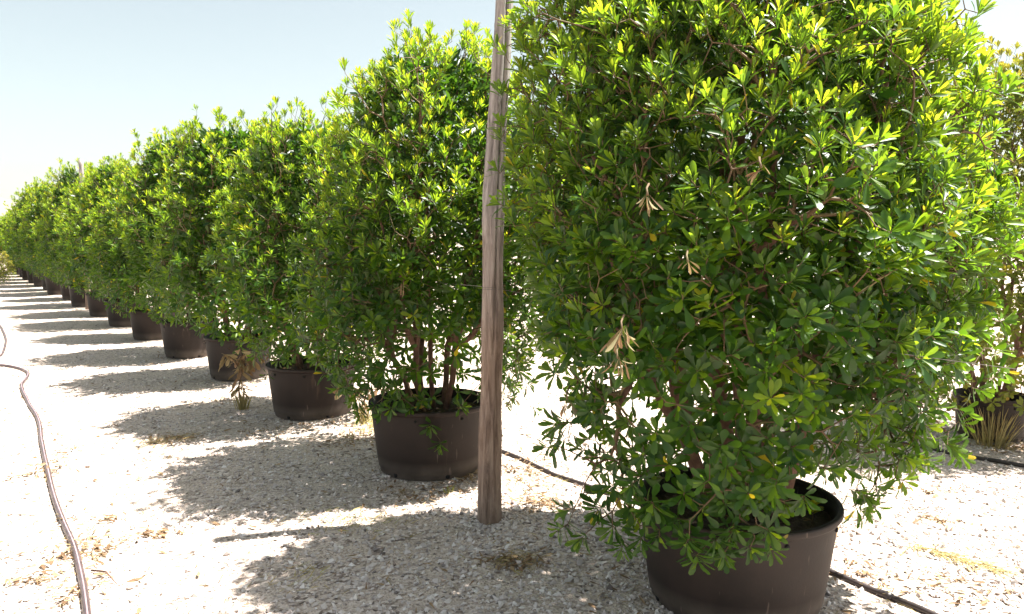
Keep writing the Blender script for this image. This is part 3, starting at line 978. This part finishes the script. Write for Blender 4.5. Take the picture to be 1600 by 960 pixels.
# the golden shrub of the next row
PR = ground_at(1580, 697) + np.array([0.0, 0.25])
sr = shrub(PR, 0.80, 2.86, 0.26, 120, 0.098, 12, 0.056, 2,
           'olive yellow small-leaved shrub in a narrow pot with dry straw hanging beside it', None, leaf_parts=200, nstem=5,
           matname='olive', wide=1.25, low_sparse=0.9, name='potted_shrub', inner=1.2)

# ------------------------------------------------------------------ poles and wire
def build_pole(loc, height, r0, r1, lean, label, seed, rows=130, sides=48):
    r_ = np.random.default_rng(seed)
    z0 = float(gh(loc[0], loc[1]))
    ph = r_.uniform(0, 6.28, 8)
    a = np.arange(sides) / sides * 2 * math.pi
    V = []
    H = height + 0.12
    for i in range(rows):
        t = i / (rows - 1)
        z = -0.12 + t * H
        r = (r0 + (r1 - r0) * t) * (1 + 0.045 * math.sin(4.3 * z + ph[1]) + 0.03 * math.sin(9.7 * z + ph[2]) + 0.05 * math.exp(-((z - 1.05) / 0.16) ** 2) + 0.10 * math.exp(-(z / 0.14) ** 2))
        groove = 0.26 * np.exp(-(((a - 5.05 + 0.25 * math.sin(2.2 * z + ph[6])) + math.pi) % (2 * math.pi) - math.pi) ** 2 / 0.012) * (1 if z > 0.9 else 0.3)
        g2 = 0.18 * np.exp(-(((a - 4.2 + 0.2 * math.sin(1.7 * z + ph[7])) + math.pi) % (2 * math.pi) - math.pi) ** 2 / 0.01) * (1 if z < 1.1 else 0.2)
        knot = 0.10 * math.exp(-((z - 1.62) / 0.05) ** 2) * np.exp(-((a - 4.0) / 0.5) ** 2) + 0.12 * math.exp(-((z - 0.95) / 0.06) ** 2) * np.exp(-((a - 5.6) / 0.5) ** 2)
        w = 1 + 0.04 * np.sin(2 * a + ph[0] + 1.3 * z) + 0.03 * np.sin(3 * a + ph[1] - 2.1 * z) + 0.03 * np.sin(7 * a + ph[2] + 0.9 * z) + 0.025 * np.sin(13 * a + ph[4] + 1.9 * math.sin(z * 1.7)) + 0.014 * r_.standard_normal(sides) - groove - g2 + knot
        cx = lean[0] * max(z, 0) + 0.016 * math.sin(1.4 * z + ph[3]) + 0.006 * math.sin(3.7 * z + ph[4])
        cy = lean[1] * max(z, 0) + 0.010 * math.sin(1.1 * z + ph[5])
        V.append(np.stack([cx + np.cos(a) * r * w, cy + np.sin(a) * r * w, np.full(sides, z)], 1))
    V = np.concatenate(V)
    F = [(i * sides + j, i * sides + (j + 1) % sides, (i + 1) * sides + (j + 1) % sides, (i + 1) * sides + j) for i in range(rows - 1) for j in range(sides)]
    c1 = len(V)
    V = np.vstack([V, [V[-sides:].mean(0)]])
    o = (rows - 1) * sides
    for j in range(0, sides, 2):
        F.append((c1, o + j, o + (j + 1) % sides, o + (j + 2) % sides))
    ob = link('wooden_pole', mesh_np('wooden_pole', V, F, M['wood']))
    ob.location = (loc[0], loc[1], z0)
    tag(ob, label, 'pole')
    return ob

POLE = ground_at(766, 819)
pole1 = build_pole(POLE, 2.95, 0.059, 0.043, (0.024, 0.012), 'weathered wooden pole with cracked grain and wire tied round it', 31)
POLE2 = np.array([-8.45, 15.25])
pole2 = build_pole(POLE2, 2.95, 0.05, 0.045, (0.0, 0.0), 'distant grey pole whose top shows above the shrubs', 32, 30, 14)

def build_wire():
    zz = 1.24
    a = np.array([POLE2[0] + 0.08, POLE2[1], 1.26])
    b = np.array([POLE[0] + 0.012, POLE[1] + 0.08, zz])
    c = np.array([2.9, 0.55, 1.16])
    P = []
    for t in np.linspace(0, 1, 24):
        p = a + (b - a) * t; p[2] -= 0.05 * 4 * t * (1 - t) * 0.5; P.append(p)
    for t in np.linspace(0.05, 1, 16):
        p = b + (c - b) * t; p[2] -= 0.07 * 4 * t * (1 - t); P.append(p)
    V, F = tube(P, 0.0011, 5)
    w = link('support_wire', mesh_np('support_wire', V, F, M['wire']))
    tag(w, 'thin steel wire running from the wooden pole through the shrub crowns', 'wire')
    # the turn round the pole
    Q = []
    for t in np.linspace(0, 1, 30):
        an = t * 2 * math.pi * 1.6 + 1.2
        Q.append((POLE[0] + 0.018 + math.cos(an) * 0.054, POLE[1] + 0.016 + math.sin(an) * 0.054, zz - 0.008 + 0.016 * t))
    V, F = tube(Q, 0.0012, 5)
    link('wire_loop', mesh_np('wire_loop', V, F, M['wire']), w)
build_wire()

# ------------------------------------------------------------------ pipes
def ground_path(P2d, r, lift=0.0):
    P = catmull([(p[0], p[1], 0) for p in P2d], 10)
    P[:, 2] = gh(P[:, 0], P[:, 1]) + r * 0.85 + lift
    return P

hp = [ground_at(*q) for q in [(141, 1010), (136, 960), (128, 905), (117, 858), (100, 815), (86, 780), (72, 725), (65, 690), (60, 655), (45, 630), (34, 606), (44, 588), (38, 579), (15, 574), (-25, 570)]]
P = ground_path(hp, 0.015)
hp_hose = P[:, :2].tolist()
V, F = tube(P, 0.0155, 10)
hose = link('irrigation_hose', mesh_np('irrigation_hose', V, F, M['pipe_dusty']))
tag(hose, 'dusty purplish irrigation hose winding along the sunlit gravel track', 'hose')
S = P.copy(); S[:, 2] += 0.0135
V, F = tube(S, 0.004, 6)
link('stripe', mesh_np('stripe', V, F, M['stripe']), hose)

hp = [ground_at(*q) for q in [(-30, 500), (-8, 506), (2, 515), (9, 530), (8, 545), (1, 558), (-25, 566)]]
P = ground_path(hp, 0.013)
V, F = tube(P, 0.014, 8)
tag(link('irrigation_hose', mesh_np('irrigation_hose', V, F, M['pipe_dusty'])), 'short bend of thin hose lying beyond the winding hose', 'hose')

hp = [ground_at(1640, 1040), ground_at(1450, 957), ground_at(1370, 925), ground_at(1300, 896)]
hp += [ground_at(1180, 852), ground_at(1020, 795), ground_at(885, 749), ground_at(845, 731), ground_at(795, 711), ground_at(730, 686)]
last = hp[-1]
for k in range(1, 12):
    hp.append(last + ROW * k * 0.8 + np.array([0.03 * math.sin(k * 2.1), 0.03 * math.cos(k * 1.7)]))
P = ground_path(hp, 0.012)
V, F = tube(P, 0.0135, 9)
feed = link('drip_pipe', mesh_np('drip_pipe', V, F, M['pipe']))
tag(feed, 'straight black drip pipe running on the gravel behind the pots', 'pipe')
for f in (6, 18):
    if f + 1 < len(P):
        d = vnorm(P[f + 1] - P[f])
        V, F = tube([P[f] - d * 0.03, P[f] - d * 0.028, P[f] + d * 0.028, P[f] + d * 0.03], [0.013, 0.0175, 0.0175, 0.013], 10)
        link('coupling', mesh_np('coupling', V, F, M['pipe']), feed)
hp = [ground_at(1700, 752), ground_at(1640, 741), ground_at(1590, 731), ground_at(1550, 722), ground_at(1500, 712), ground_at(1400, 690), ground_at(1300, 668)]
P = ground_path(hp, 0.013)
V, F = tube(P, 0.0145, 8)
tag(link('drip_pipe', mesh_np('drip_pipe', V, F, M['pipe'])), 'black drip pipe lying in front of the olive yellow shrub', 'pipe')

# thin dead stick lying by the hose
a, b = ground_at(143, 890), ground_at(182, 914)
P = np.array([[a[0], a[1], gh(*a) + 0.01], [(a[0] + b[0]) / 2, (a[1] + b[1]) / 2 + 0.02, gh(*a) + 0.03], [b[0], b[1], gh(*b) + 0.008]])
V, F = tube(P, [0.005, 0.004, 0.002], 6)
tag(link('dry_stick', mesh_np('dry_stick', V, F, M['bark'])), 'thin dry stick lying on the gravel beside the hose', 'stick')

# ------------------------------------------------------------------ dead leaf whorls in the crowns
def dead_whorl(pos, n, L, parent, seed, spread=0.5):
    r_ = np.random.default_rng(seed)
    pos = np.array(pos) - np.array(parent.location)
    top = pos + np.array([0.015, 0.07, 0.035])
    V, F = tube([top, pos + np.array([0, 0.02, 0.02]), pos], [0.0035, 0.003, 0.003], 6)
    st = link('withered_cluster', mesh_np('withered_cluster', V, F, M['twig']), parent)
    for k in range(n):
        d = vnorm(np.array([r_.normal(0, spread), r_.normal(0, spread), -1.0 + 0.5 * r_.random()]))
        x = vnorm(np.cross(d, r_.normal(0, 1, 3))); nn = np.cross(x, d)
        l = L * r_.uniform(0.4, 0.8)
        w = l * r_.uniform(0.3, 0.6)
        o = bpy.data.objects.new('dried_leaf', leaf_data(int(r_.integers(0, 4)), float(r_.uniform(0.0, 0.55)), 'dead', 0))
        o.parent = st
        p = pos + r_.normal(0, 0.006, 3)
        o.matrix_local = Matrix(((x[0] * w, d[0] * l, nn[0] * l, p[0]), (x[1] * w, d[1] * l, nn[1] * l, p[1]), (x[2] * w, d[2] * l, nn[2] * l, p[2]), (0, 0, 0, 1)))
        C.objects.link(o)
dead_whorl(ray_at(1012, 305, 2.16), 9, 0.085, s1, 1)
dead_whorl(ray_at(972, 515, 2.20), 14, 0.12, s1, 2, 0.35)
dead_whorl(ray_at(886, 625, 2.62), 7, 0.10, s1, 3, 0.3)
dead_whorl(ray_at(1190, 262, 2.2), 5, 0.08, s1, 4, 0.8)
dead_whorl(ray_at(965, 560, 2.24), 9, 0.10, s1, 14, 0.35)
dead_whorl(ray_at(1075, 410, 2.25), 5, 0.07, s1, 15, 0.9)
dead_whorl(ray_at(630, 442, 4.2), 9, 0.10, s2, 5, 0.4)
dead_whorl(ray_at(592, 568, 4.4), 9, 0.12, s2, 6, 0.4)
dead_whorl(ray_at(803, 620, 4.6), 6, 0.10, s2, 7, 0.4)
dead_whorl(ray_at(424, 550, 6.1), 8, 0.15, s3, 8, 0.3)

# ------------------------------------------------------------------ withered weed and small weeds
def blade_mesh(roots, dirs, lens, width, r_, bendz=-0.5):
    """grass blades: 3 segments each"""
    n = len(roots)
    side = vnorm(np.cross(dirs, np.array([0.0, 0, 1.0])) + r_.normal(0, 0.3, (n, 3)))
    Vs = []
    for t, w in ((0, 1), (0.4, 0.85), (0.75, 0.55), (1.0, 0.08)):
        p = roots + dirs * (lens * t)[:, None]
        p[:, 2] += bendz * lens * t * t
        Vs.append(p - side * width * w / 2); Vs.append(p + side * width * w / 2)
    V = np.stack(Vs, 1).reshape(-1, 3)
    f = np.array([(0, 1, 3, 2), (2, 3, 5, 4), (4, 5, 7, 6)])
    F = (f[None] + (np.arange(n) * 8)[:, None, None]).reshape(-1, 4)
    return V, F

def withered_weed(loc, h, seed, label, nl=75, name='withered_weed'):
    r_ = np.random.default_rng(seed)
    z = float(gh(*loc))
    t = empty(name, (loc[0], loc[1], z)); tag(t, label, 'weed')
    P = catmull([(0, 0, -0.02), (-0.02, 0, h * 0.35), (0.015, 0.01, h * 0.65), (0.0, 0.0, h)], 5)
    V, F = tube(P, np.linspace(0.008, 0.003, len(P)), 6)
    link('stalk', mesh_np('stalk', V, F, M['twig']), t)
    for s in (-1, 1):
        Q = catmull([(0, 0, h * 0.6), (s * 0.06, 0.02 * s, h * 0.82), (s * 0.16, 0.0, h * 0.9)], 4)
        V, F = tube(Q, np.linspace(0.004, 0.002, len(Q)), 5)
        link('side_stalk', mesh_np('side_stalk', V, F, M['twig']), t)
    for k in range(nl):
        u = r_.uniform(0.28, 1.0)
        p = np.array([r_.normal(0, 0.02), r_.normal(0, 0.02), h * u])
        if r_.random() < 0.4:
            s = r_.choice([-1, 1]); q = r_.random()
            p = np.array([s * (0.04 + 0.12 * q), 0, h * (0.78 + 0.12 * q)])
        d = vnorm(np.array([r_.normal(0, 0.55), r_.normal(0, 0.55), -1.0 + 0.8 * r_.random()]))
        x = vnorm(np.cross(d, r_.normal(0, 1, 3))); nn = np.cross(x, d)
        l = r_.uniform(0.09, 0.17); w = l * r_.uniform(0.5, 0.95)
        o = bpy.data.objects.new('dried_leaf', leaf_data(int(r_.integers(0, 4)), float(r_.uniform(0.3, 0.95)), 'dead', 1))
        o.parent = t
        o.matrix_local = Matrix(((x[0] * w, d[0] * l, nn[0] * l, p[0]), (x[1] * w, d[1] * l, nn[1] * l, p[1]), (x[2] * w, d[2] * l, nn[2] * l, p[2]), (0, 0, 0, 1)))
        C.objects.link(o)
    n = 70
    a = r_.uniform(0, 6.28, n)
    roots = np.stack([np.cos(a) * 0.05 * r_.random(n), np.sin(a) * 0.05 * r_.random(n), np.full(n, -0.01)], 1)
    dirs = vnorm(np.stack([np.cos(a) * 0.3, np.sin(a) * 0.3, np.ones(n)], 1))
    V, F = blade_mesh(roots, dirs, r_.uniform(0.12, 0.26, n), 0.008, r_, -0.15)
    tag(link('dry_tuft', mesh_np('dry_tuft', V, F, M['straw'], True, {'tint': np.repeat(r_.uniform(0, 0.7, n), 8)}), t), kind='stuff')
    return t
withered_weed(ground_at(378, 638), 0.55, 41, 'withered brown weed standing on the gravel in front of the third pot')
withered_weed(ground_at(566, 672) + np.array([0, 0.1]), 0.34, 42, 'low tangle of dried brown leaves between the first and second pots past the pole', 30)

def straw_tuft(loc, label, n, h, rad, seed, tl=0.0, th=0.6, z=None, bend=-0.45, name='dry_grass_tuft', cat='grass tuft', wide=0.007):
    r_ = np.random.default_rng(seed)
    z = float(gh(*loc)) if z is None else z
    a = r_.uniform(0, 6.28, n); q = np.sqrt(r_.random(n))
    roots = np.stack([np.cos(a) * rad * q, np.sin(a) * rad * q, np.full(n, -0.01)], 1)
    dirs = vnorm(np.stack([np.cos(a) * 0.35 * q + r_.normal(0, .12, n), np.sin(a) * 0.35 * q + r_.normal(0, .12, n), np.ones(n)], 1))
    V, F = blade_mesh(roots, dirs, h * r_.uniform(0.5, 1.1, n), wide, r_, bend)
    o = link(name, mesh_np(name, V, F, M['straw'], True, {'tint': np.repeat(r_.uniform(tl, th, n), 8)}))
    o.location = (loc[0], loc[1], z)
    tag(o, label, cat)
    return o
straw_tuft(ground_at(1553, 700) + np.array([0, 0.02]), 'clump of golden dry straw against the narrow pot of the olive shrub', 90, 0.40, 0.09, 51, 0.1, 0.6, bend=-0.25, wide=0.009)
straw_tuft(ground_at(490, 652), 'tiny green weed at the foot of the second pot past the pole', 18, 0.10, 0.04, 52, 0.95, 1.0, name='green_weed', cat='weed')
straw_tuft(ground_at(700, 770), 'small green weed sprouting between pot foot and wooden pole', 24, 0.09, 0.022, 53, 0.9, 1.0, name='green_weed', cat='weed')

# seedling growing in the soil of the largest pot
def seedling(pos, label, seed):
    r_ = np.random.default_rng(seed)
    t = empty('seedling', tuple(pos)); tag(t, label, 'seedling')
    V, F = tube([(0, 0, -0.02), (0.005, 0, 0.03), (0.0, 0.0, 0.07)], [0.003, 0.0025, 0.002], 6)
    link('stalk', mesh_np('stalk', V, F, M['twig']), t)
    for k in range(11):
        a = k * 2.4; d = vnorm(np.array([math.cos(a), math.sin(a), 0.5 + 0.4 * r_.random()]))
        x = vnorm(np.cross(d, (0, 0, 1.0))); nn = np.cross(x, d); l = r_.uniform(0.035, 0.06)
        p = np.array([0, 0, 0.03 + 0.004 * k])
        o = bpy.data.objects.new('leaf', leaf_data(k % 4, 0.92, 'leaf', 1, 1.6)); o.parent = t
        o.matrix_local = Matrix(((x[0] * l, d[0] * l, nn[0] * l, p[0]), (x[1] * l, d[1] * l, nn[1] * l, p[1]), (x[2] * l, d[2] * l, nn[2] * l, p[2]), (0, 0, 0, 1)))
        C.objects.link(o)
seedling((P1[0] + 0.27, P1[1] - 0.12, 0.37), 'yellow green seedling growing in the soil of the largest pot', 61)

# low shrub on the other side of the track, far off
def low_shrub(loc, seed, label):
    r_ = np.random.default_rng(seed)
    z = float(gh(*loc))
    t = empty('low_shrub', (loc[0], loc[1], z)); tag(t, label, 'shrub', 'low shrubs across the track')
    tips, ax, young_lit, droop = crown_tips(0.62, 0.05, 1.0, 0.10, r_, 0.8, shoots=8)
    st, tw = grow(tips, ax, (0, 0, 0.0), 4, r_, stem_th=30)
    for e in st:
        if not e: continue
        V, F = frusta([x[0] for x in e], [x[1] for x in e], [x[2] for x in e], [x[3] for x in e], 5)
        link('stem', mesh_np('stem', V, F, M['bark']), t)
    V, F = frusta([x[0] for x in tw], [x[1] for x in tw], [x[2] for x in tw], [x[3] for x in tw], 3)
    tag(link('twigs', mesh_np('twigs', V, F, M['twig']), t), kind='stuff')
    m_, ti, va = rosettes(tips, ax, 8, 0.08, r_, young_lit, droop)
    tag(link('crown', leaves_mesh('crown', m_, ti, va, 3, M['olive']), t), kind='stuff')
    return t
g = ground_at(-14, 446)
ls = low_shrub(g, 71, 'first low yellow green shrub across the track from the long row, nearer the hose')
for k, (dx, dy) in enumerate([(-1.45, 2.2)]):
    c = copy_tree(ls)
    c.location = (g[0] + dx, g[1] + dy, float(gh(g[0] + dx, g[1] + dy)))
    c.rotation_euler[2] = 1.3 * (k + 1)
    c['label'] = 'second low yellow green shrub across the track, farther along than its neighbour'

# ------------------------------------------------------------------ loose ground cover
def on_pot(x, y, m=0.0):
    bad = np.hypot(x - P1[0], y - P1[1]) < 0.335 + m
    for k in range(6):
        p = row_pos(k); bad |= np.hypot(x - p[0], y - p[1]) < 0.30 + m
    bad |= np.hypot(x - PR[0], y - PR[1]) < 0.22 + m
    bad |= np.hypot(x - POLE[0], y - POLE[1]) < 0.05 + m
    return bad

def row_dist(x, y):
    d = ROW / np.linalg.norm(ROW)
    return (x - P2[0]) * d[1] - (y - P2[1]) * d[0]      # + = far side of the row

def pebbles():
    r_ = np.random.default_rng(81)
    N = 84000
    # density falls off with distance
    u = r_.random(N)
    y = 1.9 * (10.5 / 1.9) ** u
    x = r_.uniform(-1, 1, N) * (0.85 * y + 0.6)
    patch = np.sin(1.7 * x + 0.6 * y + 1) * np.sin(1.2 * y - 0.9 * x) + 0.6 * np.sin(3.9 * x + 1.1) * np.sin(3.3 * y)
    rd = row_dist(x, y)
    keep = r_.random(N) < np.clip(0.72 + 0.25 * patch - 0.34 * np.clip(-rd - 1.2, 0, 3), 0.06, 1)
    keep &= ~on_pot(x, y)
    x, y = x[keep], y[keep]
    pa = r_.uniform(0, 6.28, 260); pr = 0.05 + 0.11 * r_.random(260) ** 1.4
    x = np.concatenate([x, POLE[0] + np.cos(pa) * pr]); y = np.concatenate([y, POLE[1] + np.sin(pa) * pr]); n = len(x)
    s = np.exp(r_.normal(math.log(0.0080), 0.34, n))
    near = np.exp(-((x - POLE[0] - 0.1) ** 2 + (y - POLE[1] + 0.1) ** 2) / 0.35)
    s *= 1 + 0.3 * near
    s = np.clip(s, 0.003, 0.017)
    base = np.array([(1, 0, 0), (0.1, 1, 0.1), (-1, 0.1, 0), (0, -1, 0.05), (0.15, 0.1, 1), (0, 0, -1)], float)
    f = np.array([(0, 1, 4), (1, 2, 4), (2, 3, 4), (3, 0, 4), (1, 0, 5), (2, 1, 5), (3, 2, 5), (0, 3, 5)])
    J = base[None] * r_.uniform(0.6, 1.25, (n, 6, 1)) + r_.normal(0, 0.2, (n, 6, 3))
    a = r_.uniform(0, 6.28, n)
    sc_ = np.stack([s * r_.uniform(0.8, 1.5, n), s, s * r_.uniform(0.6, 1.0, n)], 1)
    J = J * sc_[:, None, :]
    tl = r_.normal(0, 0.3, n)
    Z = J[:, :, 2] + J[:, :, 0] * tl[:, None]
    Xr = J[:, :, 0] * np.cos(a)[:, None] - J[:, :, 1] * np.sin(a)[:, None]
    Yr = J[:, :, 0] * np.sin(a)[:, None] + J[:, :, 1] * np.cos(a)[:, None]
    V = np.stack([Xr + x[:, None], Yr + y[:, None], Z + (gh(x, y) + s * 0.25)[:, None]], -1).reshape(-1, 3)
    F = (f[None] + (np.arange(n) * 6)[:, None, None]).reshape(-1, 3)
    tint = np.repeat(np.clip(r_.normal(0.55, 0.24, n), 0, 1), 6)
    o = link('gravel', mesh_np('gravel', V, F, M['pebble'], False, {'tint': tint}))
    tag(o, 'loose pale limestone gravel scattered over the ground', 'gravel', kind='stuff')
pebbles()

def litter():
    r_ = np.random.default_rng(91)
    xs, ys = [], []
    def patch(px, py, sx, sy, n):
        c = ground_at(px, py)
        k = c[1] / 1200.0
        xs.append(c[0] + r_.normal(0, sx * k, n))
        ys.append(c[1] + r_.normal(0, sy * k * c[1] / CAM_H, n))
    patch(140, 860, 22, 12, 110); patch(110, 850, 10, 30, 70); patch(75, 720, 10, 30, 70); patch(120, 930, 8, 14, 40)
    patch(240, 832, 22, 4, 50); patch(50, 905, 22, 5, 40); patch(60, 740, 20, 8, 50); patch(170, 805, 15, 5, 30)
    patch(265, 690, 24, 6, 130); patch(820, 740, 30, 16, 190); patch(850, 790, 25, 8, 140); patch(730, 745, 16, 10, 90)
    patch(545, 690, 22, 10, 140); patch(590, 680, 12, 12, 60); patch(345, 625, 20, 4, 60); patch(500, 665, 30, 5, 40)
    patch(1480, 815, 20, 4, 40); patch(1460, 770, 15, 3, 24); patch(1580, 700, 25, 8, 130); patch(1350, 900, 25, 12, 50)
    patch(800, 885, 28, 6, 110); patch(280, 520, 18, 5, 50); patch(400, 600, 15, 5, 40); patch(1480, 920, 40, 16, 60)
    patch(660, 772, 50, 8, 90); patch(450, 675, 40, 6, 60)
    for p, rp in ((P1, 0.36), (P2, 0.34), (row_pos(1), 0.33), (row_pos(2), 0.31), (row_pos(3), 0.32), (PR, 0.24)):
        m = 46
        a = r_.uniform(0, 6.28, m); q = rp + 0.02 + np.abs(r_.normal(0, 0.13, m))
        xs.append(p[0] + np.cos(a) * q); ys.append(p[1] + np.sin(a) * q)
    hq = np.array(hp_hose); ii_ = r_.integers(0, len(hq), 150)
    xs.append(hq[ii_, 0] + r_.normal(0, 0.07, 150)); ys.append(hq[ii_, 1] + r_.normal(0, 0.1, 150))
    # stray
    n = 1300
    y = 2.2 + 7 * r_.random(n); xs.append(r_.uniform(-1, 1, n) * (0.75 * y)); ys.append(y)
    x = np.concatenate(xs); y = np.concatenate(ys)
    ok = ~on_pot(x, y, 0.02); x, y = x[ok], y[ok]; n = len(x)
    L = r_.uniform(0.018, 0.07, n)
    a = r_.uniform(0, 6.28, n)
    d = np.stack([np.cos(a), np.sin(a), r_.normal(0, 0.18, n)], 1); d = vnorm(d)
    nr = vnorm(np.stack([r_.normal(0, 0.35, n), r_.normal(0, 0.35, n), np.ones(n)], 1))
    nr = vnorm(nr - d * np.sum(nr * d, 1)[:, None]); xx = np.cross(d, nr)
    w = r_.uniform(0.5, 1.0, n)
    A = np.zeros((n, 3, 4))
    A[:, :, 0] = xx * (L * w)[:, None]; A[:, :, 1] = d * L[:, None]; A[:, :, 2] = nr * L[:, None]
    A[:, :, 3] = np.stack([x, y, gh(x, y) + 0.014], 1)
    o = link('leaf_litter', leaves_mesh('leaf_litter', A, np.clip(r_.normal(0.5, 0.28, n), 0, 1), r_.integers(0, 4, n), 2, M['dead']))
    tag(o, 'dry brown fallen leaves scattered on the gravel', 'leaf litter', kind='stuff')
    # litter on the soil of the first pots
    xs, ys, zs = [], [], []
    for p, rp in ((P1, 0.415 * 0.51 / POT_RATIO), (P2, 0.39 * 0.57 / POT_RATIO), (row_pos(1), 0.375 * 0.57 / POT_RATIO), (row_pos(2), 0.35)):
        m = 90
        a = r_.uniform(0, 6.28, m); q = np.sqrt(r_.random(m)) * (rp * 0.85)
        xs.append(p[0] + np.cos(a) * q); ys.append(p[1] + np.sin(a) * q); zs.append(np.full(m, 2 * rp * POT_RATIO - 0.048))
    x, y, z = np.concatenate(xs), np.concatenate(ys), np.concatenate(zs); n = len(x)
    L = r_.uniform(0.035, 0.08, n); a = r_.uniform(0, 6.28, n)
    d = vnorm(np.stack([np.cos(a), np.sin(a), r_.normal(0, 0.2, n)], 1))
    nr = vnorm(np.stack([r_.normal(0, 0.35, n), r_.normal(0, 0.35, n), np.ones(n)], 1))
    nr = vnorm(nr - d * np.sum(nr * d, 1)[:, None]); xx = np.cross(d, nr)
    A = np.zeros((n, 3, 4))
    A[:, :, 0] = xx * (L * 0.8)[:, None]; A[:, :, 1] = d * L[:, None]; A[:, :, 2] = nr * L[:, None]
    A[:, :, 3] = np.stack([x, y, z], 1)
    o = link('leaf_litter', leaves_mesh('leaf_litter', A, np.clip(r_.normal(0.35, 0.25, n), 0, 1), r_.integers(0, 4, n), 2, M['dead']))
    tag(o, 'dry fallen leaves lying on the soil inside the pots', 'leaf litter', kind='stuff')

    # flattened straw and thin dry grass
    rt, dr, ln, ti = [], [], [], []
    def straw(px0, py0, px1, py1, n, wdt, lo, hi, up, t0, t1):
        a, b = ground_at(px0, py0), ground_at(px1, py1)
        f = r_.random(n)
        c = a[None] + (b - a)[None] * f[:, None] + r_.normal(0, wdt, (n, 2))
        ang = math.atan2(b[1] - a[1], b[0] - a[0]) + r_.normal(0, 0.6, n)
        rt.append(np.stack([c[:, 0], c[:, 1], gh(c[:, 0], c[:, 1]) + 0.008], 1))
        dr.append(vnorm(np.stack([np.cos(ang), np.sin(ang), np.abs(r_.normal(0, up, n)) + 0.04], 1)))
        ln.append(r_.uniform(lo, hi, n)); ti.append(r_.uniform(t0, t1, n))
    straw(1425, 852, 1560, 893, 130, 0.025, 0.06, 0.18, 0.06, 0.2, 0.7)
    straw(215, 695, 300, 685, 90, 0.06, 0.05, 0.15, 0.2, 0.2, 0.6)
    straw(480, 815, 610, 822, 200, 0.10, 0.02, 0.07, 0.9, 0.5, 1.0)
    straw(560, 690, 585, 660, 120, 0.06, 0.03, 0.12, 0.9, 0.4, 1.0)
    straw(780, 882, 830, 890, 90, 0.06, 0.03, 0.09, 0.4, 0.2, 0.7)
    straw(800, 730, 860, 770, 110, 0.12, 0.03, 0.10, 0.4, 0.2, 0.7)
    straw(60, 760, 140, 900, 90, 0.12, 0.03, 0.10, 0.2, 0.2, 0.6)
    straw(1320, 880, 1420, 960, 60, 0.2, 0.03, 0.10, 0.2, 0.2, 0.6)
    straw(120, 480, 135, 470, 60, 0.2, 0.1, 0.3, 0.8, 0.3, 0.8)
    straw(1550, 700, 1600, 690, 80, 0.15, 0.05, 0.15, 0.4, 0.2, 0.6)
    straw(440, 915, 480, 905, 40, 0.08, 0.03, 0.08, 0.3, 0.3, 0.8)
    n = 350
    yy = 2.2 + 6 * r_.random(n); xx_ = r_.uniform(-1, 1, n) * 0.75 * yy
    an = r_.uniform(0, 6.28, n)
    rt.append(np.stack([xx_, yy, gh(xx_, yy) + 0.008], 1)); dr.append(vnorm(np.stack([np.cos(an), np.sin(an), np.full(n, 0.08)], 1)))
    ln.append(r_.uniform(0.03, 0.1, n)); ti.append(r_.uniform(0.1, 0.7, n))
    rt, dr, ln, ti = map(np.concatenate, (rt, dr, ln, ti))
    ok = ~on_pot(rt[:, 0], rt[:, 1], 0.03)
    rt, dr, ln, ti = rt[ok], dr[ok], ln[ok], ti[ok]
    V, F = blade_mesh(rt, dr, ln, 0.0045, r_, -0.04)
    o = link('dry_grass', mesh_np('dry_grass', V, F, M['straw'], True, {'tint': np.repeat(ti, 8)}))
    tag(o, 'flattened straw and thin dry grass in patches on the gravel', 'dry grass', kind='stuff')
litter()


# ------------------------------------------------------------------ haze in the air
def build_haze():
    E, z0, z1 = 12500.0, -3.0, 330.0
    V = [(x, y, z) for z in (z0, z1) for y in (-E, E) for x in (-E, E)]
    F = [(0, 2, 3, 1), (4, 5, 7, 6), (0, 1, 5, 4), (2, 6, 7, 3), (0, 4, 6, 2), (1, 3, 7, 5)]
    m = bpy.data.materials.new('haze'); m.use_nodes = True
    N, L = m.node_tree.nodes, m.node_tree.links
    N.clear()
    out = N.new('ShaderNodeOutputMaterial')
    pv = N.new('ShaderNodeVolumePrincipled')
    pv.inputs['Color'].default_value = (0.94, 0.96, 1.0, 1)
    pv.inputs['Density'].default_value = 0.00004
    pv.inputs['Anisotropy'].default_value = 0.2
    L.new(pv.outputs[0], out.inputs['Volume'])
    o = link('haze', mesh_np('haze', V, F, m, False))
    tag(o, 'thin pale summer haze over the whole nursery', 'haze', kind='stuff')
build_haze()
